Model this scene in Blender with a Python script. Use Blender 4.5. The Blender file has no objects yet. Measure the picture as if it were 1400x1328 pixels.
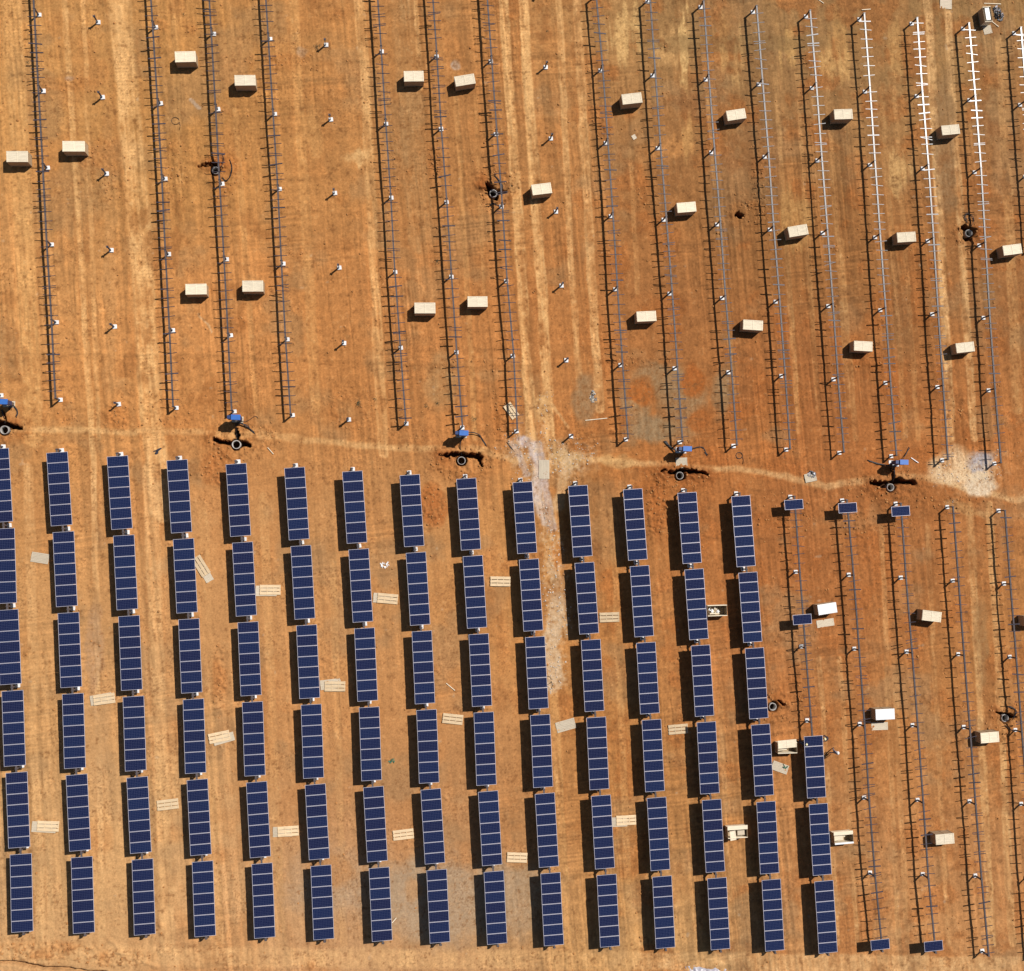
import bpy, bmesh, math, random
import numpy as np
from mathutils import Matrix, Vector, Quaternion
random.seed(7)
S = bpy.context.scene
C = S.collection
# ------------------------------------------------------------------ camera
F, CX, CY, WPX = 1486.6710264760059, 700.0, 664.0, 1400.0
RM = np.array([[0.9922130838101285, 0.06426944659004045, -0.10668943036216771],
               [-0.06883334880200491, 0.9968396394292104, -0.03965732410719377],
               [0.10380349901951971, 0.04669230662166326, 0.9935012139366777]])
CAM = np.array([-12.765805718816562, -7.6262533979776785, 109.00789085078716])
cd = bpy.data.cameras.new('camera'); co = bpy.data.objects.new('camera', cd); C.objects.link(co)
M4 = Matrix.Identity(4)
for i in range(3):
    for j in range(3): M4[i][j] = RM[i, j]
    M4[i][3] = CAM[i]
co.matrix_world = M4
cd.sensor_fit = 'HORIZONTAL'; cd.sensor_width = 36.0; cd.lens = F / WPX * 36.0
cd.clip_start = 1.0; cd.clip_end = 3000
S.camera = co
# ------------------------------------------------------------------ light
SUN_EL, SUN_AZ = math.radians(53.4), math.radians(36.5)     # azimuth from +X towards +Y
sdir = Vector((math.cos(SUN_EL) * math.cos(SUN_AZ), math.cos(SUN_EL) * math.sin(SUN_AZ), math.sin(SUN_EL)))
sl = bpy.data.lights.new('sun', 'SUN'); so = bpy.data.objects.new('sun', sl); C.objects.link(so)
sl.energy = 5.0; sl.angle = math.radians(0.5); sl.color = (1.0, 0.955, 0.89)
so.rotation_euler = sdir.to_track_quat('Z', 'Y').to_euler(); so.location = (0, 0, 60)
w = bpy.data.worlds.new('World'); S.world = w; w.use_nodes = True
nt = w.node_tree; bg = nt.nodes['Background']
sky = nt.nodes.new('ShaderNodeTexSky'); sky.sky_type = 'NISHITA'; sky.sun_disc = False
sky.sun_elevation = SUN_EL; sky.sun_rotation = math.pi / 2 - SUN_AZ
nt.links.new(sky.outputs[0], bg.inputs[0]); bg.inputs[1].default_value = 0.05
S.view_settings.view_transform = 'Standard'; S.view_settings.look = 'None'
S.view_settings.exposure = 0.0; S.view_settings.gamma = 1.0
try:
    S.cycles.max_bounces = 6; S.cycles.diffuse_bounces = 2; S.cycles.use_adaptive_sampling = True
except Exception: pass

def at(px, py, z=0.0):
    d = RM @ np.array([(px - CX) / F, (CY - py) / F, -1.0])
    t = (z - CAM[2]) / d[2]
    p = CAM + t * d
    return Vector((p[0], p[1], z))
def wang(deg, px=700, py=664):       # heading measured on the photo (ccw, degrees) -> world heading
    a = math.radians(deg); p0 = at(px, py); p1 = at(px + 20 * math.cos(a), py - 20 * math.sin(a))
    return math.atan2(p1.y - p0.y, p1.x - p0.x)

# ------------------------------------------------------------------ materials
def s2l(c):
    c = np.asarray(c, float) / 255.0
    return np.where(c <= 0.04045, c / 12.92, ((c + 0.055) / 1.055) ** 2.4)
def mat(name, col, rough=0.7, metal=0.0, var=0.15, scale=6.0, bump=0.0, rnd=0.0, stretch=(1, 1, 1), spec=0.5):
    m = bpy.data.materials.new(name); m.use_nodes = True
    n = m.node_tree.nodes; l = m.node_tree.links; b = n['Principled BSDF']
    b.inputs['Roughness'].default_value = rough; b.inputs['Metallic'].default_value = metal
    b.inputs['Specular IOR Level'].default_value = spec
    tc = n.new('ShaderNodeTexCoord'); mp = n.new('ShaderNodeMapping'); mp.inputs['Scale'].default_value = stretch
    l.new(tc.outputs['Object'], mp.inputs[0])
    no = n.new('ShaderNodeTexNoise'); no.inputs['Scale'].default_value = scale; no.inputs['Detail'].default_value = 5
    no.noise_dimensions = '4D'
    oi = n.new('ShaderNodeObjectInfo')
    mu = n.new('ShaderNodeMath'); mu.operation = 'MULTIPLY'; mu.inputs[1].default_value = 37.0
    l.new(oi.outputs['Random'], mu.inputs[0]); l.new(mu.outputs[0], no.inputs['W'])
    l.new(mp.outputs[0], no.inputs['Vector'])
    mr = n.new('ShaderNodeMapRange'); mr.inputs[1].default_value = 0.25; mr.inputs[2].default_value = 0.75
    mr.inputs[3].default_value = 1 - var; mr.inputs[4].default_value = 1 + var
    l.new(no.outputs[0], mr.inputs[0])
    mr2 = n.new('ShaderNodeMapRange'); mr2.inputs[3].default_value = 1 - rnd; mr2.inputs[4].default_value = 1 + rnd
    l.new(oi.outputs['Random'], mr2.inputs[0])
    m2 = n.new('ShaderNodeMath'); m2.operation = 'MULTIPLY'; l.new(mr.outputs[0], m2.inputs[0]); l.new(mr2.outputs[0], m2.inputs[1])
    vm = n.new('ShaderNodeVectorMath'); vm.operation = 'SCALE'; vm.inputs[0].default_value = col[:3]
    l.new(m2.outputs[0], vm.inputs['Scale']); l.new(vm.outputs[0], b.inputs['Base Color'])
    if bump:
        bp = n.new('ShaderNodeBump'); bp.inputs['Strength'].default_value = bump; bp.inputs['Distance'].default_value = 0.02
        l.new(no.outputs[0], bp.inputs['Height']); l.new(bp.outputs[0], b.inputs['Normal'])
    return m
STEEL = mat('galvanised_steel', (0.10, 0.086, 0.088), 0.28, 0.0, 0.18, 3.0, rnd=0.06, spec=.30)
RAILM = mat('zinc_rail', (0.055, 0.048, 0.06), 0.28, 0.0, 0.2, 5.0, rnd=0.25, spec=.28)
POSTM = mat('post_steel', (0.05, 0.05, 0.07), 0.5, 0.0, 0.2, 5.0)
CONC = mat('white_concrete', (0.74, 0.73, 0.72), 0.85, 0, 0.10, 7.0, 0.3, rnd=0.1)
RINGM = mat('grey_concrete', (0.40, 0.37, 0.34), 0.9, 0, 0.25, 8.0, 0.4, rnd=0.15)
FRAMEM = mat('aluminium_frame', (0.53, 0.51, 0.58), 0.45, 0.25, 0.05, 3.0)
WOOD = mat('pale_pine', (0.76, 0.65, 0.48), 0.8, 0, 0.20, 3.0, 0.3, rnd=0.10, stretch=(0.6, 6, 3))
PALW = mat('raw_pallet_wood', (0.66, 0.49, 0.30), 0.8, 0, 0.22, 3.0, 0.3, rnd=0.16, stretch=(0.6, 4, 3))
WOOD2 = mat('weathered_board', (0.56, 0.47, 0.35), 0.85, 0, 0.14, 3.0, 0.3, rnd=0.12, stretch=(0.6, 6, 3))
WOOD_SHADED = mat('crate_wood_shaded', (0.40, 0.29, 0.175), 0.85, 0, 0.25, 5.0, 0.3, rnd=0.12, stretch=(0.6, 3, 6))  # same wood as the lids, with the shade of the sides painted in
WHITE = mat('white_film', (0.82, 0.82, 0.82), 0.35, 0, 0.05, 3.0, 0.2)
BLUE = mat('blue_paint', (0.035, 0.14, 0.46), 0.45, 0, 0.1, 4.0)
NAVY = mat('navy_paint', (0.012, 0.04, 0.14), 0.5, 0, 0.1, 4.0)
BLACK = mat('black_rubber', (0.012, 0.011, 0.013), 0.55, 0, 0.3, 4.0)
GREYR = mat('grey_scrap', (0.16, 0.165, 0.17), 0.6, 0, 0.7, 5.0, 0.5)
TARPM = mat('grey_plastic_sheet', (0.40, 0.38, 0.42), 0.35, 0, 0.3, 3.0, 0.6)
GREEN = mat('green_strap', (0.05, 0.16, 0.10), 0.6, 0, 0.3, 4.0)
WEEDM = mat('dry_weed', (0.055, 0.06, 0.025), 0.8, 0, 0.35, 5.0)
DKWOOD = mat('trench_board', (0.30, 0.22, 0.13), 0.85, 0, 0.25, 5.0, 0.3)
SKIN = mat('skin', (0.30, 0.16, 0.10), 0.6, 0, 0.05, 4.0)
DARKC = mat('dark_workwear', (0.025, 0.026, 0.04), 0.85, 0, 0.2, 9.0)
GREYC = mat('grey_workwear', (0.20, 0.21, 0.27), 0.85, 0, 0.2, 9.0)
HAT = mat('cream_hard_hat', (0.78, 0.70, 0.42), 0.35, 0, 0.03, 4.0)
HATW = mat('white_hard_hat', (0.80, 0.80, 0.78), 0.35, 0, 0.03, 4.0)

def panel_mat():
    m = bpy.data.materials.new('solar_cells'); m.use_nodes = True
    n = m.node_tree.nodes; l = m.node_tree.links; b = n['Principled BSDF']
    tc = n.new('ShaderNodeTexCoord'); oi = n.new('ShaderNodeObjectInfo')
    sp = n.new('ShaderNodeSeparateXYZ'); l.new(tc.outputs['Object'], sp.inputs[0])
    outs = []
    for ax, off in ((0, 0.936), (1, 0.468)):
        a = n.new('ShaderNodeMath'); a.operation = 'ADD'; a.inputs[1].default_value = off; l.new(sp.outputs[ax], a.inputs[0])
        d = n.new('ShaderNodeMath'); d.operation = 'DIVIDE'; d.inputs[1].default_value = 0.156; l.new(a.outputs[0], d.inputs[0])
        f = n.new('ShaderNodeMath'); f.operation = 'FRACT'; l.new(d.outputs[0], f.inputs[0])
        c = n.new('ShaderNodeMath'); c.operation = 'SUBTRACT'; c.inputs[1].default_value = 0.5; l.new(f.outputs[0], c.inputs[0])
        e = n.new('ShaderNodeMath'); e.operation = 'ABSOLUTE'; l.new(c.outputs[0], e.inputs[0])
        g = n.new('ShaderNodeMath'); g.operation = 'GREATER_THAN'; g.inputs[1].default_value = 0.465; l.new(e.outputs[0], g.inputs[0])
        outs.append(g)
    mx = n.new('ShaderNodeMath'); mx.operation = 'MAXIMUM'; l.new(outs[0].outputs[0], mx.inputs[0]); l.new(outs[1].outputs[0], mx.inputs[1])
    no = n.new('ShaderNodeTexNoise'); no.noise_dimensions = '4D'; no.inputs['Scale'].default_value = 7.0
    mu = n.new('ShaderNodeMath'); mu.operation = 'MULTIPLY'; mu.inputs[1].default_value = 91.0
    l.new(oi.outputs['Random'], mu.inputs[0]); l.new(mu.outputs[0], no.inputs['W']); l.new(tc.outputs['Object'], no.inputs['Vector'])
    cr = n.new('ShaderNodeMix'); cr.data_type = 'RGBA'
    cr.inputs[6].default_value = (0.0080, 0.0110, 0.042, 1); cr.inputs[7].default_value = (0.0078, 0.0160, 0.058, 1)
    ad = n.new('ShaderNodeMath'); ad.operation = 'ADD'; l.new(no.outputs[0], ad.inputs[0])
    a2 = n.new('ShaderNodeMath'); a2.operation = 'SUBTRACT'; a2.inputs[1].default_value = 0.5; l.new(oi.outputs['Random'], a2.inputs[0]); l.new(a2.outputs[0], ad.inputs[1])
    l.new(ad.outputs[0], cr.inputs[0])
    c2 = n.new('ShaderNodeMix'); c2.data_type = 'RGBA'; c2.inputs[7].default_value = (0.07, 0.08, 0.15, 1)
    l.new(mx.outputs[0], c2.inputs[0]); l.new(cr.outputs[2], c2.inputs[6]); l.new(c2.outputs[2], b.inputs['Base Color'])
    b.inputs['Roughness'].default_value = 0.12; b.inputs['Specular IOR Level'].default_value = 0.35
    return m
CELLS = panel_mat()

# ------------------------------------------------------------------ mesh helpers
def add_box(bm, c, s, rz=0.0, rx=0.0, ry=0.0, mi=0):
    m = Matrix.Translation(c) @ Matrix.Rotation(rz, 4, 'Z') @ Matrix.Rotation(ry, 4, 'Y') @ Matrix.Rotation(rx, 4, 'X') @ Matrix.Diagonal((s[0], s[1], s[2], 1))
    r = bmesh.ops.create_cube(bm, size=1.0, matrix=m)
    for v in r['verts']:
        for f in v.link_faces: f.material_index = mi
def add_tube(bm, pts, r, n=7, mi=0, cap=True):
    pts = [Vector(p) for p in pts]; rings = []
    for i, p in enumerate(pts):
        t = (pts[min(i + 1, len(pts) - 1)] - pts[max(i - 1, 0)]).normalized()
        u = t.cross(Vector((0, 0, 1)))
        if u.length < 0.05: u = t.cross(Vector((1, 0, 0)))
        u.normalize(); v = u.cross(t)
        rr = r[i] if isinstance(r, (list, tuple)) else r
        rings.append([bm.verts.new(p + (u * math.cos(2 * math.pi * k / n) + v * math.sin(2 * math.pi * k / n)) * rr) for k in range(n)])
    for a, b in zip(rings, rings[1:]):
        for k in range(n):
            f = bm.faces.new((a[k], a[(k + 1) % n], b[(k + 1) % n], b[k])); f.material_index = mi; f.smooth = True
    if cap:
        for rg in (rings[0], rings[-1]):
            f = bm.faces.new(rg); f.material_index = mi
def mesh(name, bm, mats):
    bmesh.ops.recalc_face_normals(bm, faces=bm.faces)
    me = bpy.data.meshes.new(name); bm.to_mesh(me); bm.free()
    for m in (mats if isinstance(mats, (list, tuple)) else [mats]): me.materials.append(m)
    return me
def obj(name, data, parent=None, loc=(0, 0, 0), rz=0.0, rot=None, scale=None):
    o = bpy.data.objects.new(name, data); C.objects.link(o); o.parent = parent; o.location = loc
    o.rotation_euler = rot if rot else (0, 0, rz)
    if scale: o.scale = scale
    return o
def tag(o, label, cat, group=None, kind=None):
    if label: o['label'] = label
    if cat: o['category'] = cat
    if group: o['group'] = group
    if kind: o['kind'] = kind
    return o
def thing(name, label, cat, loc, rz=0.0, group=None):
    return tag(obj(name, None, None, loc, rz), label, cat, group)

# ------------------------------------------------------------------ survey of post footings (photo pixels -> ground)
U = {-1: [(-4, 436), (2, 541)],
0: [(48, -83), (54, 21), (59.5, 125), (65.5, 230), (71, 335), (77.5, 441), (83, 547)],
1: [(134.5, 31), (140.5, 133.5), (146, 238), (152.5, 342.5), (157, 447), (162.5, 553)],
2: [(207, -66), (213.5, 38), (220, 142), (226, 245), (231, 348), (236.5, 452), (241.5, 558)],
3: [(286.5, -56), (292.5, 47), (298.5, 150), (304, 252), (310, 355), (315.5, 459), (320.5, 563)],
4: [(363, -48), (369.5, 54), (376, 156.5), (382.5, 259), (387.5, 361), (393, 464.5), (400, 568)],
5: [(446, 62), (452.5, 164), (458, 264.5), (464, 366.5), (470.5, 469.5), (477, 574)],
6: [(515, -30), (522, 71), (528, 170), (535, 271), (540.5, 372.5), (548, 476), (555.5, 579.5)],
7: [(590, -21), (597, 78), (603, 177), (610.5, 277), (617, 379), (624, 482), (632, 585)],
8: [(664, -14), (671, 84.5), (678, 184), (685.5, 283), (692, 385), (701, 487), (706, 590)],
9: [(739, -6), (746, 92.5), (753, 190), (760, 290), (767.5, 391), (774, 493), (780.5, 596.5)],
10: [(812, -2), (821, 97), (828, 196), (835, 296), (841, 396), (848, 499.5), (855.5, 601)],
11: [(885, 3), (892, 104), (899, 203), (907, 301), (915, 402), (922, 504), (929, 605)],
12: [(957.5, 10.5), (964.5, 109.5), (972, 209), (980, 307.5), (987, 408), (995.5, 509.5), (1002.5, 610)],
13: [(1029, 17), (1037, 116), (1045, 215), (1052, 314.5), (1060, 413), (1067.5, 514.5), (1074.5, 615)],
14: [(1101.5, 23), (1109.5, 121), (1117, 220), (1124.5, 319), (1132, 419), (1139, 519), (1147, 619.5)],
15: [(1174.5, 27), (1182, 126), (1189, 226), (1196, 325), (1203, 424.5), (1210, 524), (1218, 624)],
16: [(1246, 33), (1253, 132), (1261, 231), (1268, 330), (1274, 430), (1281, 529.5), (1287.5, 629.5)],
17: [(1316, 40), (1324.5, 137.5), (1332, 236), (1338, 336), (1344, 435), (1351, 534), (1359, 634)],
18: [(1386, 46), (1394, 144), (1401, 242), (1408, 341)]}
Lk = {-1: [(5, 611), (13, 718.5), (18, 828), (24.5, 937), (30, 1047), (36, 1157), (40, 1270.5)],
0: [(84.5, 616), (93, 723), (100, 832), (106, 941), (111, 1050), (118, 1161), (123, 1272)],
6: [(559.5, 646.5), (568, 751), (576, 857), (582.5, 963), (588, 1070), (596, 1178.5), (602.5, 1285)],
12: [(1006, 675), (1015.5, 778), (1024.5, 880), (1032.5, 983), (1040, 1087), (1047, 1192), (1054, 1296)],
13: [(1080, 679.5), (1087.5, 782), (1095, 884), (1103, 985), (1110.5, 1090), (1118, 1194), (1126, 1299)],
14: [(1151, 684.5), (1160, 786), (1167.5, 887), (1175, 990), (1181, 1090.5), (1189, 1193), (1199, 1294)],
15: [(1224, 689), (1231, 790), (1239, 891), (1247, 991.5), (1254, 1093.5), (1261, 1195), (1271, 1296)],
16: [(1294.5, 693.5), (1302, 794), (1309.5, 894.5), (1317, 994), (1325, 1095.5), (1333, 1197), (1342.5, 1300)],
17: [(1364.5, 698.5), (1372, 798), (1380, 898), (1387.5, 998), (1395.5, 1099), (1403, 1200), (1411, 1303)]}
DXB = -0.06          # the post stands a little west of the middle of its footing
TH = 1.40             # torque tube height
Uw = {r: [at(*p) for p in l] for r, l in U.items()}
Lw = {r: [at(*p) for p in l] for r, l in Lk.items()}
for a, b in ((0, 6), (6, 12)):
    for r in range(a + 1, b):
        t = (r - a) / (b - a)
        Lw[r] = [Lw[a][k].lerp(Lw[b][k], t) for k in range(7)]

# ------------------------------------------------------------------ ground: one height-field sheet
def hsh(ix, iy, seed):
    h = (ix.astype(np.uint32) * np.uint32(374761393) + iy.astype(np.uint32) * np.uint32(668265263) + np.uint32((seed * 2246822519) & 0xffffffff))
    h = (h ^ (h >> np.uint32(13))) * np.uint32(1274126177)
    h = h ^ (h >> np.uint32(16))
    return (h & np.uint32(0xffffff)).astype(np.float32) / 16777215.0
def vn(x, y, seed):
    fx, fy = np.floor(x), np.floor(y); ix, iy = fx.astype(np.int64), fy.astype(np.int64)
    tx, ty = (x - fx).astype(np.float32), (y - fy).astype(np.float32)
    tx = tx * tx * (3 - 2 * tx); ty = ty * ty * (3 - 2 * ty)
    a, b, c, d = hsh(ix, iy, seed), hsh(ix + 1, iy, seed), hsh(ix, iy + 1, seed), hsh(ix + 1, iy + 1, seed)
    return (a * (1 - tx) + b * tx) * (1 - ty) + (c * (1 - tx) + d * tx) * ty
def fbm(x, y, seed, oc=4, g=0.55):
    s = 0; a = 1; t = 0
    for k in range(oc):
        s = s + a * vn(x * 2 ** k + 17.3 * k, y * 2 ** k - 9.1 * k, seed + k); t += a; a *= g
    return s / t                       # 0..1 , mean .5
cor = [at(0, 0), at(1400, 0), at(0, 1328), at(1400, 1328)]
x0 = min(c.x for c in cor) - 2.5; x1 = max(c.x for c in cor) + 2.5
y0 = min(c.y for c in cor) - 2.5; y1 = max(c.y for c in cor) + 2.5
CELL = 0.09
def axis(a, b):
    core = np.arange(a, b, CELL); g = []; s = CELL; p = 0
    while p < 600: s *= 1.25; p += s; g.append(p)
    g = np.array(g)
    return np.concatenate([(a - g)[::-1], core, core[-1] + g])
ax, ay = axis(x0, x1), axis(y0, y1)
GX, GY = np.meshgrid(ax, ay); GX = GX.ravel(); GY = GY.ravel()
inside = (GX > x0 - .01) & (GX < x1 + .01) & (GY > y0 - .01) & (GY < y1 + .01)
d = np.stack([GX, GY, 0 * GX], 1) - CAM
dc = d @ RM
PX = (CX + F * dc[:, 0] / -dc[:, 2]).astype(np.float32); PY = (CY - F * dc[:, 1] / -dc[:, 2]).astype(np.float32)
PX = np.clip(PX, -300, 1700); PY = np.clip(PY, -300, 1628)
del d, dc
wx = (fbm(GX * .5, GY * .5, 901, 3) - .5); wy = (fbm(GX * .5, GY * .5, 911, 3) - .5)
n_big = fbm(GX * .06, GY * .06, 11, 3); n_mid = fbm(GX * .35, GY * .35, 21, 4); n_fin = fbm(GX * 2.2, GY * 2.2, 31, 3, .7)
n_st = fbm((GX + .02 * GY) * 2.2, GY * .12, 41, 3, .6)      # streaks along the rows
n_ht = fbm(GX * .16, GY * 1.6, 51, 3, .6)                   # faint streaks across them
n_cl = fbm(GX * 3.6, GY * 3.6, 61, 2, .6)
def polyd(pts, wob=6.0):
    """distance in surveyed pixels from a polyline on the ground"""
    qx, qy = PX + wob * wx * 2, PY + wob * wy * 2
    best = np.full(PX.shape, 1e9, np.float32)
    for (ax_, ay_), (bx, by) in zip(pts, pts[1:]):
        vx, vy = bx - ax_, by - ay_; L2 = vx * vx + vy * vy
        t = np.clip(((qx - ax_) * vx + (qy - ay_) * vy) / L2, 0, 1)
        best = np.minimum(best, np.hypot(qx - ax_ - t * vx, qy - ay_ - t * vy))
    return best
def sm(e0, e1, x):
    t = np.clip((x - e0) / (e1 - e0), 0, 1); return t * t * (3 - 2 * t)
# soil colour as surveyed at scattered points, blended smoothly
CP = [(50,100,203,150,92),(50,400,208,152,95),(150,550,205,145,88),(250,200,190,138,82),(300,450,200,140,85),(450,200,195,140,85),
(450,450,200,138,82),(600,200,182,128,78),(600,450,190,130,78),(750,150,188,134,82),(750,450,192,130,76),(900,60,180,135,85),(900,250,170,118,70),
(900,450,178,118,68),(1100,100,172,128,82),(1100,300,172,118,68),(1100,550,180,115,65),(1250,100,178,135,85),(1250,350,175,120,70),
(1380,300,175,120,72),(1250,600,185,120,68),(100,680,205,148,90),(40,900,212,160,102),(150,900,208,155,100),(300,800,205,150,95),(150,1150,212,165,110),
(40,1300,212,165,112),(450,750,200,145,90),(500,1000,202,145,90),(500,1220,198,150,106),(300,1250,210,162,110),(650,1100,195,140,88),(620,1240,195,150,108),
(750,800,203,146,88),(850,800,190,128,72),(900,1100,192,132,75),(950,700,188,118,62),(900,1290,205,155,98),(1080,750,175,108,58),(1100,900,185,120,68),
(1200,750,180,112,60),(1250,1000,188,125,70),(1150,1250,190,130,78),(1380,900,190,128,72),(1300,1200,195,135,82),(600,1310,208,160,105),(1200,1315,208,152,95),
(950,10,165,128,82),(1200,10,170,132,85)]
num = np.zeros((PX.size, 3), np.float32); den = np.zeros(PX.size, np.float32)
for x, y, r, g, b in CP:
    wgt = np.exp(-((PX - x) ** 2 + (PY - y) ** 2) / (2 * 85.0 ** 2)) + 1e-6
    num += wgt[:, None] * np.array([r, g, b], np.float32); den += wgt
col = num / den[:, None]; del num, den
def mix(cl, m):
    global col
    col += (np.array(cl, np.float32) - col) * np.clip(m, 0, 1)[:, None].astype(np.float32)
# redder subsoil where the surface is scraped, greyer dust elsewhere
mix((180, 106, 52), .42 * sm(.53, .68, n_mid) * sm(600, 900, PX + 250 * (n_big - .5)))
mix((196, 132, 76), .30 * sm(.54, .70, fbm(GX * .3 + 50, GY * .2, 71, 4)))
mix((168, 132, 92), .45 * sm(.55, .72, fbm(GX * .22 - 30, GY * .22, 81, 4)))
n_s2 = fbm((GX + .03 * GY) * 4.5, GY * .35, 43, 3, .6)
n_px = fbm(GX * 7.0, GY * 7.0, 47, 2, .7)
col *= (1 + (1 - .5 * (1 - sm(560, 760, PX)) * sm(600, 680, PY)) * (.14 * (n_st - .5) + .12 * (n_ht - .5) + .08 * (n_s2 - .5)))[:, None]
lane = vn((GX + .022 * GY + .25 * wx) * 7.0, GY * .045, 301); lane2 = vn((GX + .022 * GY) * 2.6 + .5 * wx, GY * .03, 311)
mlane = sm(.48, .68, fbm(GX * .14, GY * .07, 321, 3))
calm = 1 - .7 * (1 - sm(560, 760, PX)) * sm(600, 680, PY)
LN = (sm(.62, .80, lane) - sm(.38, .20, lane)) * mlane * calm
cross = vn(GX * .06, (GY - .06 * GX + .2 * wy) * 6.0, 331); mcr = sm(.56, .72, fbm(GX * .09, GY * .13, 341, 3))
LC = (sm(.62, .80, cross) - sm(.38, .20, cross)) * mcr
LB = (sm(.60, .72, lane2) - sm(.40, .28, lane2)) * sm(.40, .60, fbm(GX * .1 + 9, GY * .06, 351, 3))
col *= (1 + .055 * LN + .06 * LC + .05 * LB)[:, None]
# wheel tracks: (polyline, half width px, strength, colour)
LT = (236, 187, 127); LT2 = (223, 171, 110)
TR = [([(12,-50),(32,300),(46,600)], 15, .75, LT2), ([(84,-50),(108,300),(128,640),(140,1290)], 5, .6, LT), ([(112,-50),(135,600)], 4, .4, LT),
([(158,-60),(168,60),(190,300),(206,560),(222,700)], 17, .8, LT), ([(205,640),(230,1290)], 11, .5, LT), ([(236,-50),(246,260)], 5, .35, LT2),
([(322,150),(350,560)], 5, .3, LT2), ([(398,-50),(412,200),(432,560)], 8, .4, LT2), ([(486,-50),(500,120),(508,280),(524,620)], 8, .55, LT),
([(548,-50),(562,160),(576,330)], 19, .55, (182,140,94)), ([(566,-50),(575,120)], 4, .5, LT), ([(622,100),(650,600)], 4, .4, LT2), ([(650,130),(662,400)], 3, .3, LT2),
([(684,-50),(704,230),(716,420),(728,620)], 8, .8, LT), ([(712,-50),(724,150),(741,400),(754,640)], 8, .85, LT), ([(762,-50),(779,330),(792,520)], 5, .6, LT),
([(786,-50),(806,330),(820,560)], 7, .6, LT), ([(966,130),(1004,540)], 3, .4, LT2), ([(984,300),(1000,480)], 4, .3, LT2), ([(862,200),(872,400)], 4, .35, LT2),
([(1060,100),(1092,590)], 4, .45, LT2), ([(1090,100),(1118,560)], 4, .35, LT2), ([(1132,120),(1160,560)], 4, .35, LT2), ([(1150,330),(1170,600)], 4, .4, LT2),
([(1205,120),(1238,600)], 4, .35, LT2), ([(1222,120),(1255,600)], 4, .3, LT2),
([(1264,-60),(1270,30),(1284,300),(1300,600)], 7, .75, LT), ([(1292,-60),(1300,110),(1314,320),(1332,600)], 6, .75, LT), ([(1368,60),(1392,560)], 8, .5, LT2),
([(38,640),(56,1290)], 8, .45, LT), ([(60,900),(70,1290)], 6, .3, LT), ([(278,700),(300,1290)], 7, .3, LT2), ([(360,680),(385,1290)], 7, .35, LT2), ([(455,760),(470,1290)], 6, .3, LT2),
([(746,690),(760,1000),(775,1290)], 7, .5, LT2), ([(838,700),(862,1290)], 6, .3, LT2), ([(985,960),(1000,1290)], 4, .3, LT2),
([(1120,900),(1146,1290)], 4, .45, LT2), ([(1148,900),(1172,1290)], 4, .4, LT2), ([(1205,720),(1228,1290)], 4, .4, LT2), ([(1222,900),(1240,1290)], 4, .35, LT2),
([(1268,720),(1296,1290)], 4, .35, LT2), ([(1326,690),(1336,900),(1356,1290)], 6, .65, LT2), ([(1352,690),(1364,900),(1384,1290)], 6, .6, LT2),
([(-50,1300),(260,1308),(700,1312),(1450,1322)], 15, .5, LT)]
RUT = np.zeros(PX.size, np.float32)
for pl, hw, st, cl in TR:
    dd = polyd(pl, 1.6) + hw * .45 * (n_mid - .5) + hw * .22 * (n_fin - .5)
    m = (1 - sm(hw * .72, hw * 1.05, dd)) * (0.78 + 1.2 * (n_s2 - .5) + .9 * (n_st - .5) + 1.3 * (n_mid - .5) + .9 * (n_fin - .5))
    mix(cl, st * 1.05 * m)
    RUT += (1 - sm(hw * .5, hw * 1.2, dd)) * st
    edge = np.exp(-((dd - hw * 1.15) / 1.6) ** 2)
    mix((150, 98, 56), .32 * st * edge * sm(.4, .6, n_mid))
# thin walked / drained path that crosses the site
PATH = [(-40,586),(60,588),(200,590),(350,593),(462,607),(575,614),(650,613),(700,628),(775,627),(905,634),(962,640),(1050,645),(1130,664),(1220,650),(1290,656),(1345,676),(1450,690)]
dd = polyd(PATH, 4)
mix((232, 186, 128), (.62 + .7 * (n_mid - .5) + .7 * (n_fin - .5)) * (1 - sm(1.5, 7, dd + 3 * (n_mid - .5))))
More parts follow.
